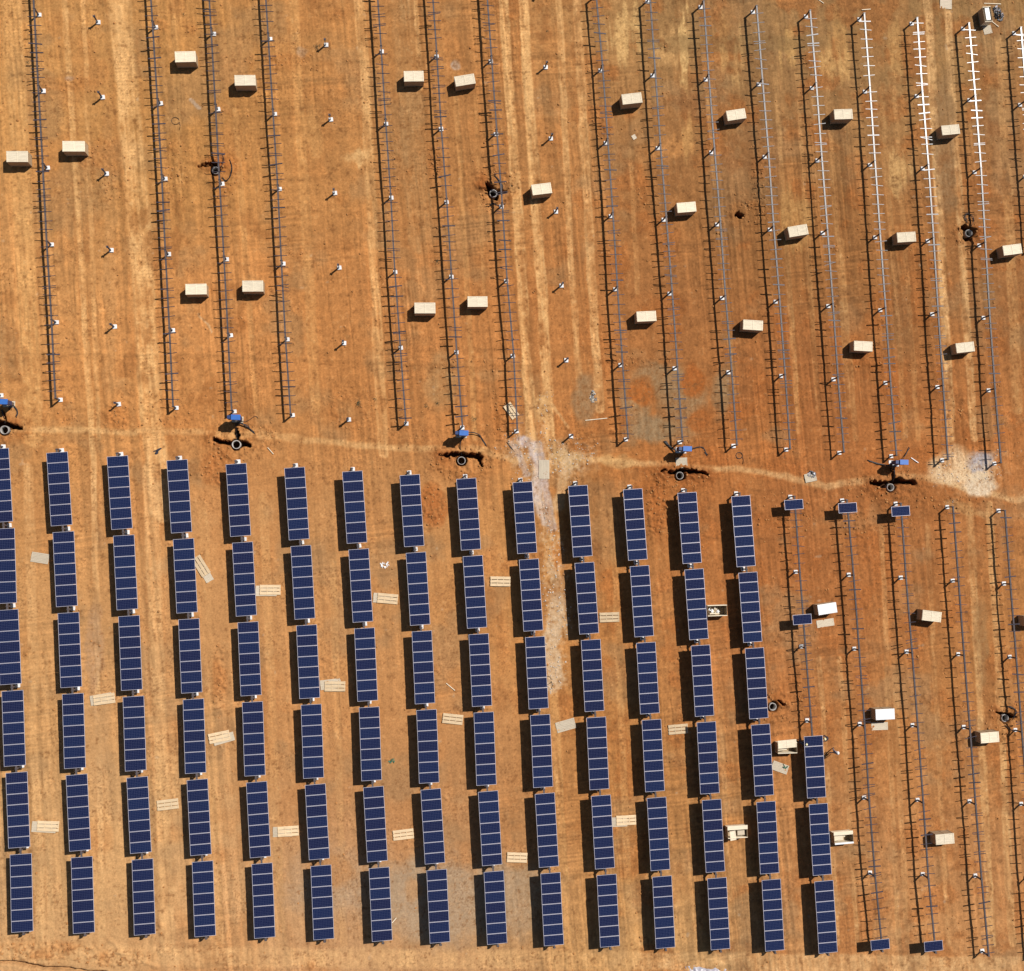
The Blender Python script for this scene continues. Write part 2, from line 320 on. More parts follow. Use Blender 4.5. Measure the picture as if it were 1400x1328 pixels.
# patches: x, y, rx, ry, colour, strength
PT = [(800,550,15,34,(168,132,94),.7),(868,560,22,40,(174,138,98),.7),(905,520,34,20,(174,138,98),.7),(895,585,30,18,(168,138,102),.75),(935,560,30,44,(172,136,96),.65),
(985,540,14,36,(165,135,98),.55),(875,538,19,20,(186,112,56),.85),(945,525,15,22,(188,112,56),.8),(955,574,17,17,(184,112,58),.8),
(470,1210,75,50,(188,156,122),.7),(600,1225,90,60,(186,158,126),.75),(700,1230,60,50,(184,156,124),.65),(455,1190,40,24,(200,140,84),.5),(565,1215,11,16,(205,150,96),.4),
(600,520,25,40,(180,142,98),.5),(545,190,20,60,(172,134,92),.4),(1310,640,42,26,(246,212,166),.95),(1340,630,22,17,(186,178,180),1.0),(1338,664,22,18,(240,214,178),.9),
(716,604,10,9,(212,200,204),1),(733,618,11,16,(218,206,210),1),(740,560,11,18,(214,168,112),.7),(775,628,18,12,(214,176,124),.7),(845,630,30,8,(215,170,112),.5),
(848,52,12,40,(226,182,120),.7),(868,40,10,35,(222,180,118),.6),(912,65,16,26,(220,172,112),.6),(936,70,6,56,(232,188,124),.75),(988,62,9,40,(222,172,108),.6),
(1008,78,7,40,(224,178,116),.65),(1078,60,14,32,(218,170,106),.65),(1146,48,12,36,(210,160,98),.5),(1132,86,16,26,(224,176,112),.6),(1154,90,8,26,(224,176,112),.6),
(1222,72,10,34,(214,166,104),.5),(1230,232,16,30,(224,178,116),.6),(1086,300,18,40,(216,168,104),.45),(918,205,30,14,(214,150,88),.5),(940,190,6,36,(220,168,104),.5),
(488,215,14,12,(222,178,122),.7),(430,180,12,40,(205,155,98),.4),(150,350,10,200,(196,150,100),.3),(95,105,8,6,(180,160,150),.5),(621,87,7,8,(190,172,160),.6),(413,72,7,8,(184,160,140),.5),
(132,1020,20,100,(200,156,108),.4),(130,900,12,60,(180,145,115),.35),(590,690,16,30,(186,112,58),.6),(940,700,18,26,(186,110,54),.6),(900,690,12,40,(180,106,54),.55),(300,640,26,24,(190,122,68),.5),
(1010,60,140,12,(150,118,76),.4),(1230,430,20,60,(160,118,76),.4),(1290,200,16,90,(160,126,88),.55),(1340,880,10,70,(165,128,84),.4),(1250,690,60,25,(170,106,56),.5)]
for x, y, rx, ry, cl, st in PT:
    dd = np.hypot((PX - x + 14 * wx) / rx, (PY - y + 14 * wy) / ry) + .9 * (n_mid - .5) + .35 * (n_fin - .5)
    if cl[0] > 208 and y < 320: dd = dd + 1.6 * (n_st - .5)
    mix(cl, min(1, st * 1.25) * (1 - sm(.65, 1.25, dd)) * (.85 + .9 * (n_fin - .4) + .8 * (n_px - .5)))
# cement dust spilled in streaks
for pl, hw, cl, st in (([(733,612),(738,640),(736,680),(744,715)], 8, (218,204,200), .95), ([(700,606),(712,628),(722,648)], 5, (212,200,198), .9), ([(745,655),(752,700),(755,722)], 6, (212,198,198), .9),
                       ([(752,770),(760,800)], 5, (205,175,140), .6), ([(762,820),(752,870),(756,905),(758,935)], 10, (222,198,168), .8), ([(775,625),(768,660),(764,690)], 8, (222,186,140), .7),
                       ([(271,428),(280,440),(289,457)], 1.2, (222,196,160), .7), ([(757,555),(775,585)], 2.5, (225,180,125), .8), ([(258,136),(275,148)], 2, (205,190,180), .7), ([(1300,690),(1345,705)], 8, (215,170,110), .5)):
    dd = polyd(pl, 5) + hw * 1.2 * (n_mid - .5) + 2.5 * (n_fin - .5)
    mix(cl, st * (1 - sm(hw * .6, hw * 1.2, dd)) * (.75 + .8 * (n_fin - .4)))
RUB = np.zeros(PX.size, np.float32)
for pl, hw, cl, st in (([(748,690),(760,800),(756,930)], 20, (214,186,152), .55), ([(704,600),(740,640),(790,625)], 30, (218,188,152), .5), ([(1296,650),(1350,640)], 30, (226,194,150), .5), ([(742,548),(744,600)], 12, (222,180,130), .5)):
    dd = polyd(pl, 12) + hw * 1.4 * (n_mid - .5) + hw * .9 * (n_fin - .5)
    m = (1 - sm(hw * .3, hw * 1.1, dd)) * sm(.42, .60, .5 * n_fin + .5 * n_cl)
    mix(cl, st * m); RUB = np.maximum(RUB, 1 - sm(hw * .3, hw * .9, dd))
mix((146, 92, 50), .34 * sm(.56, .70, fbm(GX * .55, GY * .28, 401, 4, .65)) * sm(.45, .6, n_big) * (1 - .6 * (1 - sm(560, 760, PX)) * sm(600, 680, PY)))
mix((112, 72, 42), .40 * sm(.62, .74, n_px) * sm(.48, .62, n_mid))
# scattered pale crumbs and dark spots
mix((226, 186, 132), .55 * sm(.70, .80, n_fin) * (.3 + RUT * .4))
mix((128, 82, 46), .45 * sm(.30, .22, n_fin) * .8)
mix((205, 182, 158), .35 * sm(.84, .90, fbm(GX * 1.1 + 7, GY * 1.1, 101, 3)))

# --- heights
H = .16 * (n_big - .5) + .09 * (n_mid - .5) + .035 * (n_fin - .5) + .040 * (n_cl - .5) * (.5 + .5 * 1) + (.05 * (n_st - .5) + .022 * (n_s2 - .5)) * calm + .022 * (n_px - .5) - .012 * np.clip(RUT, 0, 1)
ROUGH = [(300,640,38,28,1),(250,215,20,14,.5),(305,225,30,26,.9),(680,255,34,34,.9),(590,690,18,36,1.2),(900,690,22,60,1.1),(940,705,24,34,1),(1170,715,40,30,.7),(1225,700,30,50,.7),(1040,250,20,60,.7),(1020,290,26,34,.7),
(325,600,60,30,.9),(160,570,24,24,.8),(90,570,20,14,.8),(633,630,60,34,.8),(930,650,60,30,.9),(1218,665,60,30,1),(1325,320,30,26,.8),(1060,965,30,30,.9),(1375,985,30,40,.9),(480,560,40,40,.6),(560,595,40,22,.6),
(690,575,24,50,.7),(790,600,40,26,.6),(1180,500,100,10,.5),(860,495,60,8,.8),(650,500,80,10,.6),(85,115,60,14,.5),(140,230,40,60,.5),(130,190,14,8,.6),(400,85,60,16,.5),(1300,560,40,20,.5),
(300,930,14,50,.9),(60,1300,90,16,.9),(160,1310,50,14,1),(235,570,60,40,.5),(10,590,40,24,.8),(1300,690,90,16,.7),(1080,700,50,30,.5),(300,250,16,50,.6),(880,270,20,30,.6),(240,240,20,60,.5),(540,225,10,60,.6),(595,230,14,40,.6),(1100,960,20,40,.6)]
RG = np.zeros(PX.size, np.float32)
for x, y, rx, ry, st in ROUGH:
    dd = np.hypot((PX - x) / rx, (PY - y) / ry) + .7 * (n_mid - .5)
    RG = np.maximum(RG, st * (1 - sm(.55, 1.1, dd)))
DG = RG.reshape(len(ay), len(ax)); rs = np.random.default_rng(12)
for dct in (Uw, Lw):
    for r_, l_ in dct.items():
        for p in l_:
            st = rs.random() ** 1.5 * (.85 if dct is Uw else .5); rr = rs.uniform(.6, 1.5); ox, oy = rs.normal(.35, .4), rs.normal(0, .5)
            i0, i1 = np.searchsorted(ax, (p.x + ox - rr, p.x + ox + rr)); j0, j1 = np.searchsorted(ay, (p.y + oy - rr, p.y + oy + rr))
            if i1 - i0 < 2 or j1 - j0 < 2: continue
            xx, yy = np.meshgrid(ax[i0:i1] - p.x - ox, ay[j0:j1] - p.y - oy)
            DG[j0:j1, i0:i1] = np.maximum(DG[j0:j1, i0:i1], st * (1 - sm(.3, 1.0, np.hypot(xx, yy) / rr)))
for _ in range(150):
    x_, y_ = rs.uniform(x0, x1), rs.uniform(y0, y1); rr = rs.uniform(.3, 1.3); st = rs.uniform(.2, .7)
    i0, i1 = np.searchsorted(ax, (x_ - rr, x_ + rr)); j0, j1 = np.searchsorted(ay, (y_ - rr, y_ + rr))
    xx, yy = np.meshgrid(ax[i0:i1] - x_, ay[j0:j1] - y_)
    DG[j0:j1, i0:i1] = np.maximum(DG[j0:j1, i0:i1], st * (1 - sm(.3, 1.0, np.hypot(xx, yy) / rr)))
RG = DG.ravel()
cl_ = fbm(GX * 1.7, GY * 1.7, 201, 3, .6)
H += RG * (.22 * (np.abs(cl_ - .5) * 2) ** 1.0 + .10 * (n_cl - .5) + .06 * (n_fin - .5))
mix((186, 116, 60), .45 * RG * sm(.35, .6, n_mid))
mix((120, 74, 40), .5 * np.clip(RG, 0, 1) * sm(.62, .75, n_cl))
H += -.028 * LN - .022 * LC - .03 * LB
# shallow cross ridge and scattered small clumps everywhere
H += .05 * sm(.66, .82, n_cl) * sm(.42, .62, n_mid)
for pl, a, wd in (([(0,482),(350,488),(640,500),(760,496),(1400,500)], .07, 3), ([(60,112),(240,112),(420,90),(560,76),(830,30),(1400,20)], .05, 3), ([(-10,1315),(14,1318),(60,1323),(100,1326),(145,1331)], -.9, 1.8),
                  ([(150,1285),(175,1310),(215,1322)], .10, 3), ([(0,610),(100,612)], .04, 3), ([(568,0),(572,60),(576,160)], -.05, 1.0), ([(444,262),(450,420),(462,540)], -.06, 1.0),([(170,180),(175,520)], .05, 2),([(100,300),(110,560)], .05, 2)):
    H += a * np.exp(-(polyd(pl, 5) / wd) ** 2) * (.4 + 1.2 * (n_mid - .1))
# tyre cleat marks in the tracks
H += .022 * np.clip(RUT, 0, 1) * np.sin(GY * 2 * math.pi / .34 + 6 * wx) * sm(.45, .6, n_mid)
# pits: ring centre px, radius px, trench (x0,y0,x1,y1,half width px) list
PITS = [
 dict(c=(6,588), r=6.6, tr=[(-12,584,33,584,3.6),(2,562,5,580,2.2)]),
 dict(c=(323,608), r=6.8, tr=[(292,601,344,605,3.8),(322,585,324,600,2.4)]),
 dict(c=(631,630), r=6.4, tr=[(602,622,661,627,3.4),(655,624,660,636,2.2)]),
 dict(c=(929.5,650.5), r=6.2, tr=[(903,643,970,646,3.0)]),
 dict(c=(1217.5,666.5), r=6.2, tr=[(1188,659,1252,663,4.0),(1219,645,1220,660,2.6)]),
 dict(c=(294.5,233), r=6.0, tr=[(274,227,308,225,2.4)]),
 dict(c=(674.5,264.5), r=6.2, tr=[(666,255,676,272,5.0),(660,262,690,262,2.0)]),
 dict(c=(1011.5,292), r=0, tr=[(1011,292,1012,293,3.4)]),
 dict(c=(1324.5,319), r=6.2, tr=[(1313,310,1332,311,2.6),(1318,323,1322,326,3.0)]),
 dict(c=(1056.5,966.5), r=6.2, tr=[(1062,960,1068,963,1.8)]),
 dict(c=(1374,982), r=6.2, tr=[(1366,974,1388,978,3.2)])]
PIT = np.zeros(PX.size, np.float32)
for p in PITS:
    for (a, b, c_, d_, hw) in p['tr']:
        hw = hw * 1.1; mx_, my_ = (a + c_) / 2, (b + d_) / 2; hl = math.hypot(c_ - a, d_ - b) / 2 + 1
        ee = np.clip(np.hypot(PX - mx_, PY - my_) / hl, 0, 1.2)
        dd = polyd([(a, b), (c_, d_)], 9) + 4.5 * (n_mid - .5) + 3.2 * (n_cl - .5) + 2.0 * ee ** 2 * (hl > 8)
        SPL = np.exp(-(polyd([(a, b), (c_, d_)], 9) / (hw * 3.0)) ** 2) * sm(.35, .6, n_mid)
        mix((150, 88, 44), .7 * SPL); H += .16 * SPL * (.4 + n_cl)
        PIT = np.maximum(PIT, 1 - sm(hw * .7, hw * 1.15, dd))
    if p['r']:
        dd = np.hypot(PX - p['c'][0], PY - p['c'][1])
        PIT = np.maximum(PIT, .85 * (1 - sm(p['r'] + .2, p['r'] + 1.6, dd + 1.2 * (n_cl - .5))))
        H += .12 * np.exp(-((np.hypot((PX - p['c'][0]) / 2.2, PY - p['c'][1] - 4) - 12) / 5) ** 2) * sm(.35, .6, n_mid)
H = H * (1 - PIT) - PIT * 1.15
mix((58, 36, 24), .85 * PIT)  # shade inside pits and trenches deepened by darkening the soil colour
# calm the ground under footings
for dct in (Uw, Lw):
    for l in dct.values():
        for p in l:
            ii = (np.abs(GX - p.x) < .6) & (np.abs(GY - p.y) < .6)
            if ii.any():
                k = np.exp(-((GX[ii] - p.x) ** 2 + (GY[ii] - p.y) ** 2) / .10)
                H[ii] = H[ii] * (1 - k) + (-.02) * k
H = np.where(inside, H, .10 * (n_big - .5)).astype(np.float32)
nx_, ny_ = len(ax), len(ay)
Hg = H.reshape(ny_, nx_)
def gz(x, y):
    i = int(np.clip(np.searchsorted(ax, x), 0, nx_ - 1)); j = int(np.clip(np.searchsorted(ay, y), 0, ny_ - 1))
    return float(Hg[j, i])
ALB = 0.80           # surveyed colour -> albedo
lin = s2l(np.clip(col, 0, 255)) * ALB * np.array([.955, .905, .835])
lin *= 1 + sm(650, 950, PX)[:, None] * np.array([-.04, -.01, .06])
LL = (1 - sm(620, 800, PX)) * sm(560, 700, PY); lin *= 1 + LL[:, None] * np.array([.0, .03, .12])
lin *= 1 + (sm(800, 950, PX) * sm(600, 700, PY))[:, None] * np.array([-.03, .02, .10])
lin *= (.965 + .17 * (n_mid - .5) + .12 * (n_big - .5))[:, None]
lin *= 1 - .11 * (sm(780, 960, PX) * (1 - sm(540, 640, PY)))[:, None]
lin *= (1 + (1 - .45 * LL) * (.30 * (n_fin - .5) + .28 * (n_cl - .5) + .30 * (n_px - .5)))[:, None]
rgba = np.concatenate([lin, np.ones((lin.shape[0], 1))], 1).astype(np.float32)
me = bpy.data.meshes.new('ground')
nv = nx_ * ny_; me.vertices.add(nv)
cov = np.stack([GX, GY, H], 1).astype(np.float32); me.vertices.foreach_set('co', cov.ravel())
idx = (np.arange(ny_ - 1)[:, None] * nx_ + np.arange(nx_ - 1)[None, :]).ravel()
quads = np.stack([idx, idx + 1, idx + nx_ + 1, idx + nx_], 1).astype(np.int32)
nf = len(quads); me.loops.add(nf * 4); me.loops.foreach_set('vertex_index', quads.ravel())
me.polygons.add(nf); me.polygons.foreach_set('loop_start', np.arange(nf, dtype=np.int32) * 4)
me.polygons.foreach_set('loop_total', np.full(nf, 4, np.int32))
me.update(calc_edges=True)
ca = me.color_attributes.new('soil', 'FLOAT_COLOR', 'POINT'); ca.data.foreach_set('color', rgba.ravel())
SOIL = bpy.data.materials.new('soil'); SOIL.use_nodes = True
n = SOIL.node_tree.nodes; l = SOIL.node_tree.links; b = n['Principled BSDF']
b.inputs['Roughness'].default_value = 0.95; b.inputs['Specular IOR Level'].default_value = 0.1
va = n.new('ShaderNodeAttribute'); va.attribute_name = 'soil'
tc = n.new('ShaderNodeTexCoord')
nA = n.new('ShaderNodeTexNoise'); nA.inputs['Scale'].default_value = 6.0; nA.inputs['Detail'].default_value = 6; nA.inputs['Roughness'].default_value = .7
l.new(tc.outputs['Object'], nA.inputs['Vector'])
mr = n.new('ShaderNodeMapRange'); mr.inputs[1].default_value = .3; mr.inputs[2].default_value = .7; mr.inputs[3].default_value = .80; mr.inputs[4].default_value = 1.20
l.new(nA.outputs[0], mr.inputs[0])
vm = n.new('ShaderNodeVectorMath'); vm.operation = 'SCALE'; l.new(va.outputs['Color'], vm.inputs[0]); l.new(mr.outputs[0], vm.inputs['Scale'])
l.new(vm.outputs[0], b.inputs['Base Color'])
bp = n.new('ShaderNodeBump'); bp.inputs['Strength'].default_value = .5; bp.inputs['Distance'].default_value = .04
l.new(nA.outputs[0], bp.inputs['Height']); l.new(bp.outputs[0], b.inputs['Normal'])
me.materials.append(SOIL)
g_ = obj('ground', me); g_['kind'] = 'structure'
RGs = RG.reshape(ny_, nx_); RBs = RUB.reshape(ny_, nx_); del GX, GY, wx, wy, rgba, lin, cov, col

# loose clods, uncountable
def clod_template():
    bm = bmesh.new(); bmesh.ops.create_icosphere(bm, subdivisions=1, radius=1.0)
    v = np.array([x.co[:] for x in bm.verts]); f = np.array([[q.index for q in x.verts] for x in bm.faces]); bm.free(); return v, f
cv, cf = clod_template(); rng = np.random.default_rng(5)
V = []; Fc = []; cnt = 0; tries = 0; base = 0
while cnt < 7000 and tries < 400000:
    tries += 1
    x = rng.uniform(x0, x1); y = rng.uniform(y0, y1)
    j = min(np.searchsorted(ay, y), ny_ - 1); i = min(np.searchsorted(ax, x), nx_ - 1)
    if Hg[j, i] < -.2: continue
    if rng.random() > RGs[j, i] + .035: continue
    s = .035 + .09 * rng.random() ** 3.5
    a = cv * (1 + .35 * (rng.random((len(cv), 1)) - .5)) * (s * np.array([1, .75 + .5 * rng.random(), .7]))
    t = rng.random() * 6.28; R2 = np.array([[math.cos(t), -math.sin(t), 0], [math.sin(t), math.cos(t), 0], [0, 0, 1]])
    V.append(a @ R2.T + np.array([x, y, Hg[j, i] + s * .3])); Fc.append(cf + base); base += len(cv); cnt += 1
me = bpy.data.meshes.new('clods'); me.from_pydata(np.concatenate(V).tolist(), [], np.concatenate(Fc).tolist())
CLOD = mat('clod_soil', tuple(s2l((190, 134, 82)) * .8), .95, 0, .3, 1.2, 0.3, spec=.1); me.materials.append(CLOD)
tag(obj('dirt_clods', me), 'loose orange dirt clods scattered over the dug ground', 'dirt clods', kind='stuff')

V = []; Fc = []; cnt = 0; base = 0; tries = 0
while cnt < 900 and tries < 300000:
    tries += 1
    x = rng.uniform(x0, x1); y = rng.uniform(y0, y1)
    j = min(np.searchsorted(ay, y), ny_ - 1); i = min(np.searchsorted(ax, x), nx_ - 1)
    if Hg[j, i] < -.2 or rng.random() > RBs[j, i]: continue
    s = .03 + .07 * rng.random() ** 2.5
    a = cv * (1 + .4 * (rng.random((len(cv), 1)) - .5)) * (s * np.array([1, .6 + .5 * rng.random(), .6]))
    V.append(a + np.array([x, y, Hg[j, i] + s * .3])); Fc.append(cf + base); base += len(cv); cnt += 1
me = bpy.data.meshes.new('rubble'); me.from_pydata(np.concatenate(V).tolist(), [], np.concatenate(Fc).tolist())
me.materials.append(mat('pale_rubble', (0.52, 0.44, 0.36), .95, 0, .3, 1.2, 0.3, spec=.1))
tag(obj('pale_rubble', me), 'pale broken rubble and gravel on the cement stained ground', 'rubble', kind='stuff')

# ------------------------------------------------------------------ tracker rows
def post_mesh():
    bm = bmesh.new()          # I-section post
    add_box(bm, (0, 0, TH / 2 - .08), (.012, .10, TH)); add_box(bm, (-.055, 0, TH / 2 - .08), (.012, .13, TH)); add_box(bm, (.055, 0, TH / 2 - .08), (.012, .13, TH))
    add_box(bm, (0, 0, TH - .10), (.17, .17, .03)); return mesh('post', bm, POSTM)
def footing_mesh():
    bm = bmesh.new(); add_box(bm, (0, 0, -.02), (.42, .42, .28))
    bmesh.ops.bevel(bm, geom=list(bm.edges), offset=.02, segments=1, affect='EDGES'); return mesh('footing', bm, CONC)
def rail_mesh(wd):
    bm = bmesh.new(); L = 1.28
    add_box(bm, (0, 0, .0), (L, wd, .008)); add_box(bm, (0, wd / 2 + .004, -.02), (L, .006, .048)); add_box(bm, (0, -wd / 2 - .004, -.02), (L, .006, .048))
    add_box(bm, (0, 0, -.03), (.19, wd + .03, .05)); return mesh('rail', bm, RAILM)
def bearing_mesh():
    bm = bmesh.new(); add_box(bm, (0, 0, 0), (.24, .07, .24)); add_box(bm, (0, 0, -.13), (.30, .10, .03))
    bmesh.ops.bevel(bm, geom=list(bm.edges), offset=.015, segments=1, affect='EDGES'); return mesh('bearing', bm, STEEL)
PANEL_L, PANEL_W = 1.96, .992
def panel_mesh():
    bm = bmesh.new(); fw = .031; th = .04
    for sx in (-1, 1): add_box(bm, (sx * (PANEL_L / 2 - fw / 2), 0, 0), (fw, PANEL_W, th), mi=0)
    for sy in (-1, 1): add_box(bm, (0, sy * (PANEL_W / 2 - fw / 2), 0), (PANEL_L - 2 * fw, fw, th), mi=0)
    add_box(bm, (0, 0, .008), (PANEL_L - 2 * fw, PANEL_W - 2 * fw, .012), mi=1)
    add_box(bm, (0, .2, -.015), (.12, .1, .02), mi=0)
    return mesh('solar_panel', bm, [FRAMEM, CELLS])
def table_mesh():
    bm = bmesh.new()
    for k in range(8):
        y = -3.54 + k * 1.012; add_box(bm, (0, max(-3.5, min(3.5, y)), 0), (1.3, .06, .04))
    for sx in (-1, 1): add_box(bm, (sx * .30, 0, -.003), (.04, 7.06, .03))
    return mesh('panel_table', bm, RAILM)
def stub_mesh():
    bm = bmesh.new()
    add_box(bm, (0, 0, TH / 2 - .08), (.012, .10, TH)); add_box(bm, (-.055, 0, TH / 2 - .08), (.012, .13, TH)); add_box(bm, (.055, 0, TH / 2 - .08), (.012, .13, TH))
    add_box(bm, (0, 0, TH - .10), (.20, .20, .03)); add_box(bm, (-.08, 0, TH - .03), (.03, .2, .16)); add_box(bm, (.08, 0, TH - .03), (.03, .2, .16))
    return mesh('post', bm, POSTM)
MP, MF, MR, MR2, MB_, MPAN, MT, MSTUB = post_mesh(), footing_mesh(), rail_mesh(.044), rail_mesh(.10), bearing_mesh(), panel_mesh(), table_mesh(), stub_mesh()
PZ = TH + .13        # panel plane
def tube_obj(root, pts):
    bm = bmesh.new(); h = .075

    rings = []
    for i, p in enumerate(pts):
        t = (pts[min(i + 1, len(pts) - 1)] - pts[max(i - 1, 0)]).normalized(); u = Vector((t.y, -t.x, 0)).normalized(); z = Vector((0, 0, 1))
        rings.append([bm.verts.new(p + u * a * h + z * b * h) for a, b in ((-1, -1), (1, -1), (1, 1), (-1, 1))])
    for a, b in zip(rings, rings[1:]):
        for k in range(4): bm.faces.new((a[k], a[(k + 1) % 4], b[(k + 1) % 4], b[k]))
    bm.faces.new(rings[0]); bm.faces.new(rings[-1])
    return obj('torque_tube', mesh('torque_tube', bm, STEEL), root)
def tracker(label, pts, bays, group, singles=(), skip_first=False, ends=(.05, .05)):
    """pts: footing positions top to bottom; bays: 'r' = bare rails, 'p' = full table, 'q' = six panels, '-' = nothing"""
    o0 = pts[0]; root = thing('solar_tracker_row', label, 'solar tracker', (o0.x, o0.y, 0), 0, group)
    dz = [random.uniform(-.03, .03) for _ in pts]
    tp = [Vector((p.x - o0.x + DXB, p.y - o0.y, TH + z)) for p, z in zip(pts, dz)]
    e0 = (tp[0] - tp[1]).normalized() * ends[0]; e1 = (tp[-1] - tp[-2]).normalized() * ends[1]
    line = [tp[0] + e0] + tp[1:-1] + [tp[-1] + e1]
    tube_obj(root, line)
    for p, t in zip(pts, tp):
        f = obj('footing', MF, root, (p.x - o0.x, p.y - o0.y, 0), random.uniform(-.08, .08), scale=(random.uniform(.93, 1.06), random.uniform(.9, 1.02), 1))
        obj('post', MP, root, (t.x, t.y, t.z - TH - .01), math.atan2(t.y - tp[0].y, 1e-6) * 0)
        obj('bearing', MB_, root, (t.x, t.y, t.z), 0)
    for k, b in enumerate(bays):
        a, c = tp[k], tp[k + 1]; v = c - a; L = v.length; dr = v / L; rz = math.atan2(dr.y, dr.x) + math.pi / 2 - (.015 if b in 'pq' else 0)
        if b == 'r':
            s = random.uniform(.5, .95)
            while s < L - .3:
                free = all(abs((a + dr * s - Vector(q)).length) > .62 for q in SING(singles, o0))
                if free:
                    q = a + dr * s
                    big = random.random() < .10
                    obj('rail', MR2 if big else MR, root, (q.x + random.gauss(0, .025), q.y, q.z + .105), rz + math.radians(random.gauss(0, 3.6)), scale=(random.uniform(.97, 1.03), 1, 1))
                    if random.random() < .13:
                        q2 = q + dr * random.uniform(.14, .26)
                        obj('rail', MR, root, (q2.x, q2.y, q2.z + .105), rz + math.radians(random.gauss(0, 6)))
                s += random.choice((random.uniform(.82, 1.06), random.uniform(.86, 1.0), random.uniform(.55, 1.1)))
        elif b in 'pq':
            n_ = 7 if b == 'p' else 6
            mid = a + v * .5
            if b == 'q': mid = mid + dr * (.5 * 1.012)
            sc = (L - .62) / 7.06
            tb = obj('panel_table', MT, root, (mid.x, mid.y, mid.z + .09), rz, scale=(1, sc * n_ / 7, 1))
            for i in range(n_):
                off = (i - (n_ - 1) / 2) * 1.012 / (n_ / 7)
                pn = obj('solar_panel', MPAN, tb, (0, -off, PZ - TH - .085), 0, scale=(1, 1 / (n_ / 7), 1))
                pn.rotation_euler = (0, 0, random.uniform(-.002, .002)); pn.location.x = random.uniform(-.008, .008)
    for q in SING(singles, o0):
        obj('solar_panel', MPAN, root, (q[0] + DXB * .3, q[1], PZ + .01), wang(3.5))
    return root
def SING(s, o0):
    out = []
    for (px, py) in s:
        p = at(px, py, PZ); out.append((p.x - o0.x, p.y - o0.y, TH))
    return out
ordw = ['first', 'second', 'third', 'fourth', 'fifth', 'sixth', 'seventh', 'eighth', 'ninth', 'tenth', 'eleventh', 'twelfth', 'thirteenth', 'fourteenth', 'fifteenth', 'sixteenth', 'seventeenth', 'eighteenth', 'nineteenth']
GU = 'bare tracker frames without panels in the upper field'
GLp = 'tracker rows fully covered with panels'
GLr = 'half bare tracker frames in the lower right field'
upl = {-1: 'short end of a bare tracker frame cut by the left photo edge above the path',
0: 'bare tracker frame nearest the left edge in the upper field',
2: 'bare tracker frame with narrow shadow just left of the first column of two crates',
3: 'bare tracker frame ending at a blue cabinet, left of the others that do',
4: 'bare tracker frame just left of the middle column of lone posts',
6: 'bare tracker frame just right of the middle column of lone posts',
7: 'bare tracker frame between the two middle pairs of crates, ending at a blue cabinet',
8: 'bare tracker frame ending at the slatted pallet beside spilled cement dust',
10: 'bare tracker frame just right of the right column of lone posts',
11: 'bare tracker frame crossing grey gravel and ending at a blue cabinet',
12: 'bare tracker frame ending beside a black cable coil on the ground',
13: 'bare tracker frame fourth to the right of the last lone posts',
14: 'bare tracker frame ending above the small box of grey scrap',
15: 'bare tracker frame ending at the rightmost blue cabinet',
16: 'bare tracker frame ending at the left rim of the pale cement patch',
17: 'bright silver bare tracker frame ending on the grey cement patch',
18: 'bright silver bare tracker frame cut by the right photo edge'}
for r, l_ in U.items():
    if r in (1, 5, 9): continue
    tracker(upl[r], Uw[r], 'r' * (len(l_) - 1), GU)
for r in range(-1, 13):
    if r == -1: lb = 'panel covered tracker row cut by the left photo edge'
    elif r == 12: lb = 'rightmost tracker row fully covered by blue panels, six tables long'
    else: lb = '%s whole panelled tracker row from the left, six blue tables long' % ordw[r]
    tracker(lb, Lw[r], 'pppppp', GLp)
tracker('tracker row with two lone panels above three blue tables', Lw[13], 'rrrqpp', GLr, [(1085.5, 690), (1097, 847)])
tracker('bare tracker row with one panel at each end, just right of three tables', Lw[14], 'rrrrrr', GLr, [(1159, 694.5), (1203.5, 1291.5)])
tracker('bare tracker row with one panel at each end, the right one of two such rows', Lw[15], 'rrrrrr', GLr, [(1231.5, 699), (1276.5, 1293.5)])
tracker('bare tracker row without any panel, second from the right in the lower field', Lw[16], 'rrrrrr', GLr)
tracker('bare tracker row without any panel along the right edge of the lower field', Lw[17], 'rrrrrr', GLr)
colname = {1: 'left', 5: 'middle', 9: 'right'}
for r in (1, 5, 9):
    L_ = Uw[r]; vis = [p for p in L_]
    for k, p in enumerate(vis):
        nm = ['topmost', 'second from top', 'third from top', 'fourth from top', 'fifth from top', 'sixth from top', 'lowest']
        q = nm[k] if k < len(vis) - 1 else 'lowest'
        t = thing('lone_post', 'dark post on white footing, %s in %s column of lone posts' % (q, colname[r]), 'post', (p.x, p.y, 0), 0, 'lone posts waiting for a tube')
        obj('footing', MF, t, (0, 0, 0), random.uniform(-.1, .1))
        obj('post', MSTUB, t, (DXB, 0, 0), random.uniform(-.1, .1))

# ------------------------------------------------------------------ crates
CL, CW, CH = 2.02, 1.06, 1.32
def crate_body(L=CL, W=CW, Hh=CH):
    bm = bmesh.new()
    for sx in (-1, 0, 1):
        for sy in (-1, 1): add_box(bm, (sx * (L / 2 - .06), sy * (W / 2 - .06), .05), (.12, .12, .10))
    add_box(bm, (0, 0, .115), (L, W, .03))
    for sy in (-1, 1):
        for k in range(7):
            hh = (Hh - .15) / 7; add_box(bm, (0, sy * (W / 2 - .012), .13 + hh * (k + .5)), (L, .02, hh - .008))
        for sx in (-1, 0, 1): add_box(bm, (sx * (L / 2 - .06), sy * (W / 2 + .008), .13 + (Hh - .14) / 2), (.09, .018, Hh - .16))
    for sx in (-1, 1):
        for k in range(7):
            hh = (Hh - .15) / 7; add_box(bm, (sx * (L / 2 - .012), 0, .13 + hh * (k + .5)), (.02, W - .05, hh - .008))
    return mesh('crate_body', bm, WOOD_SHADED)
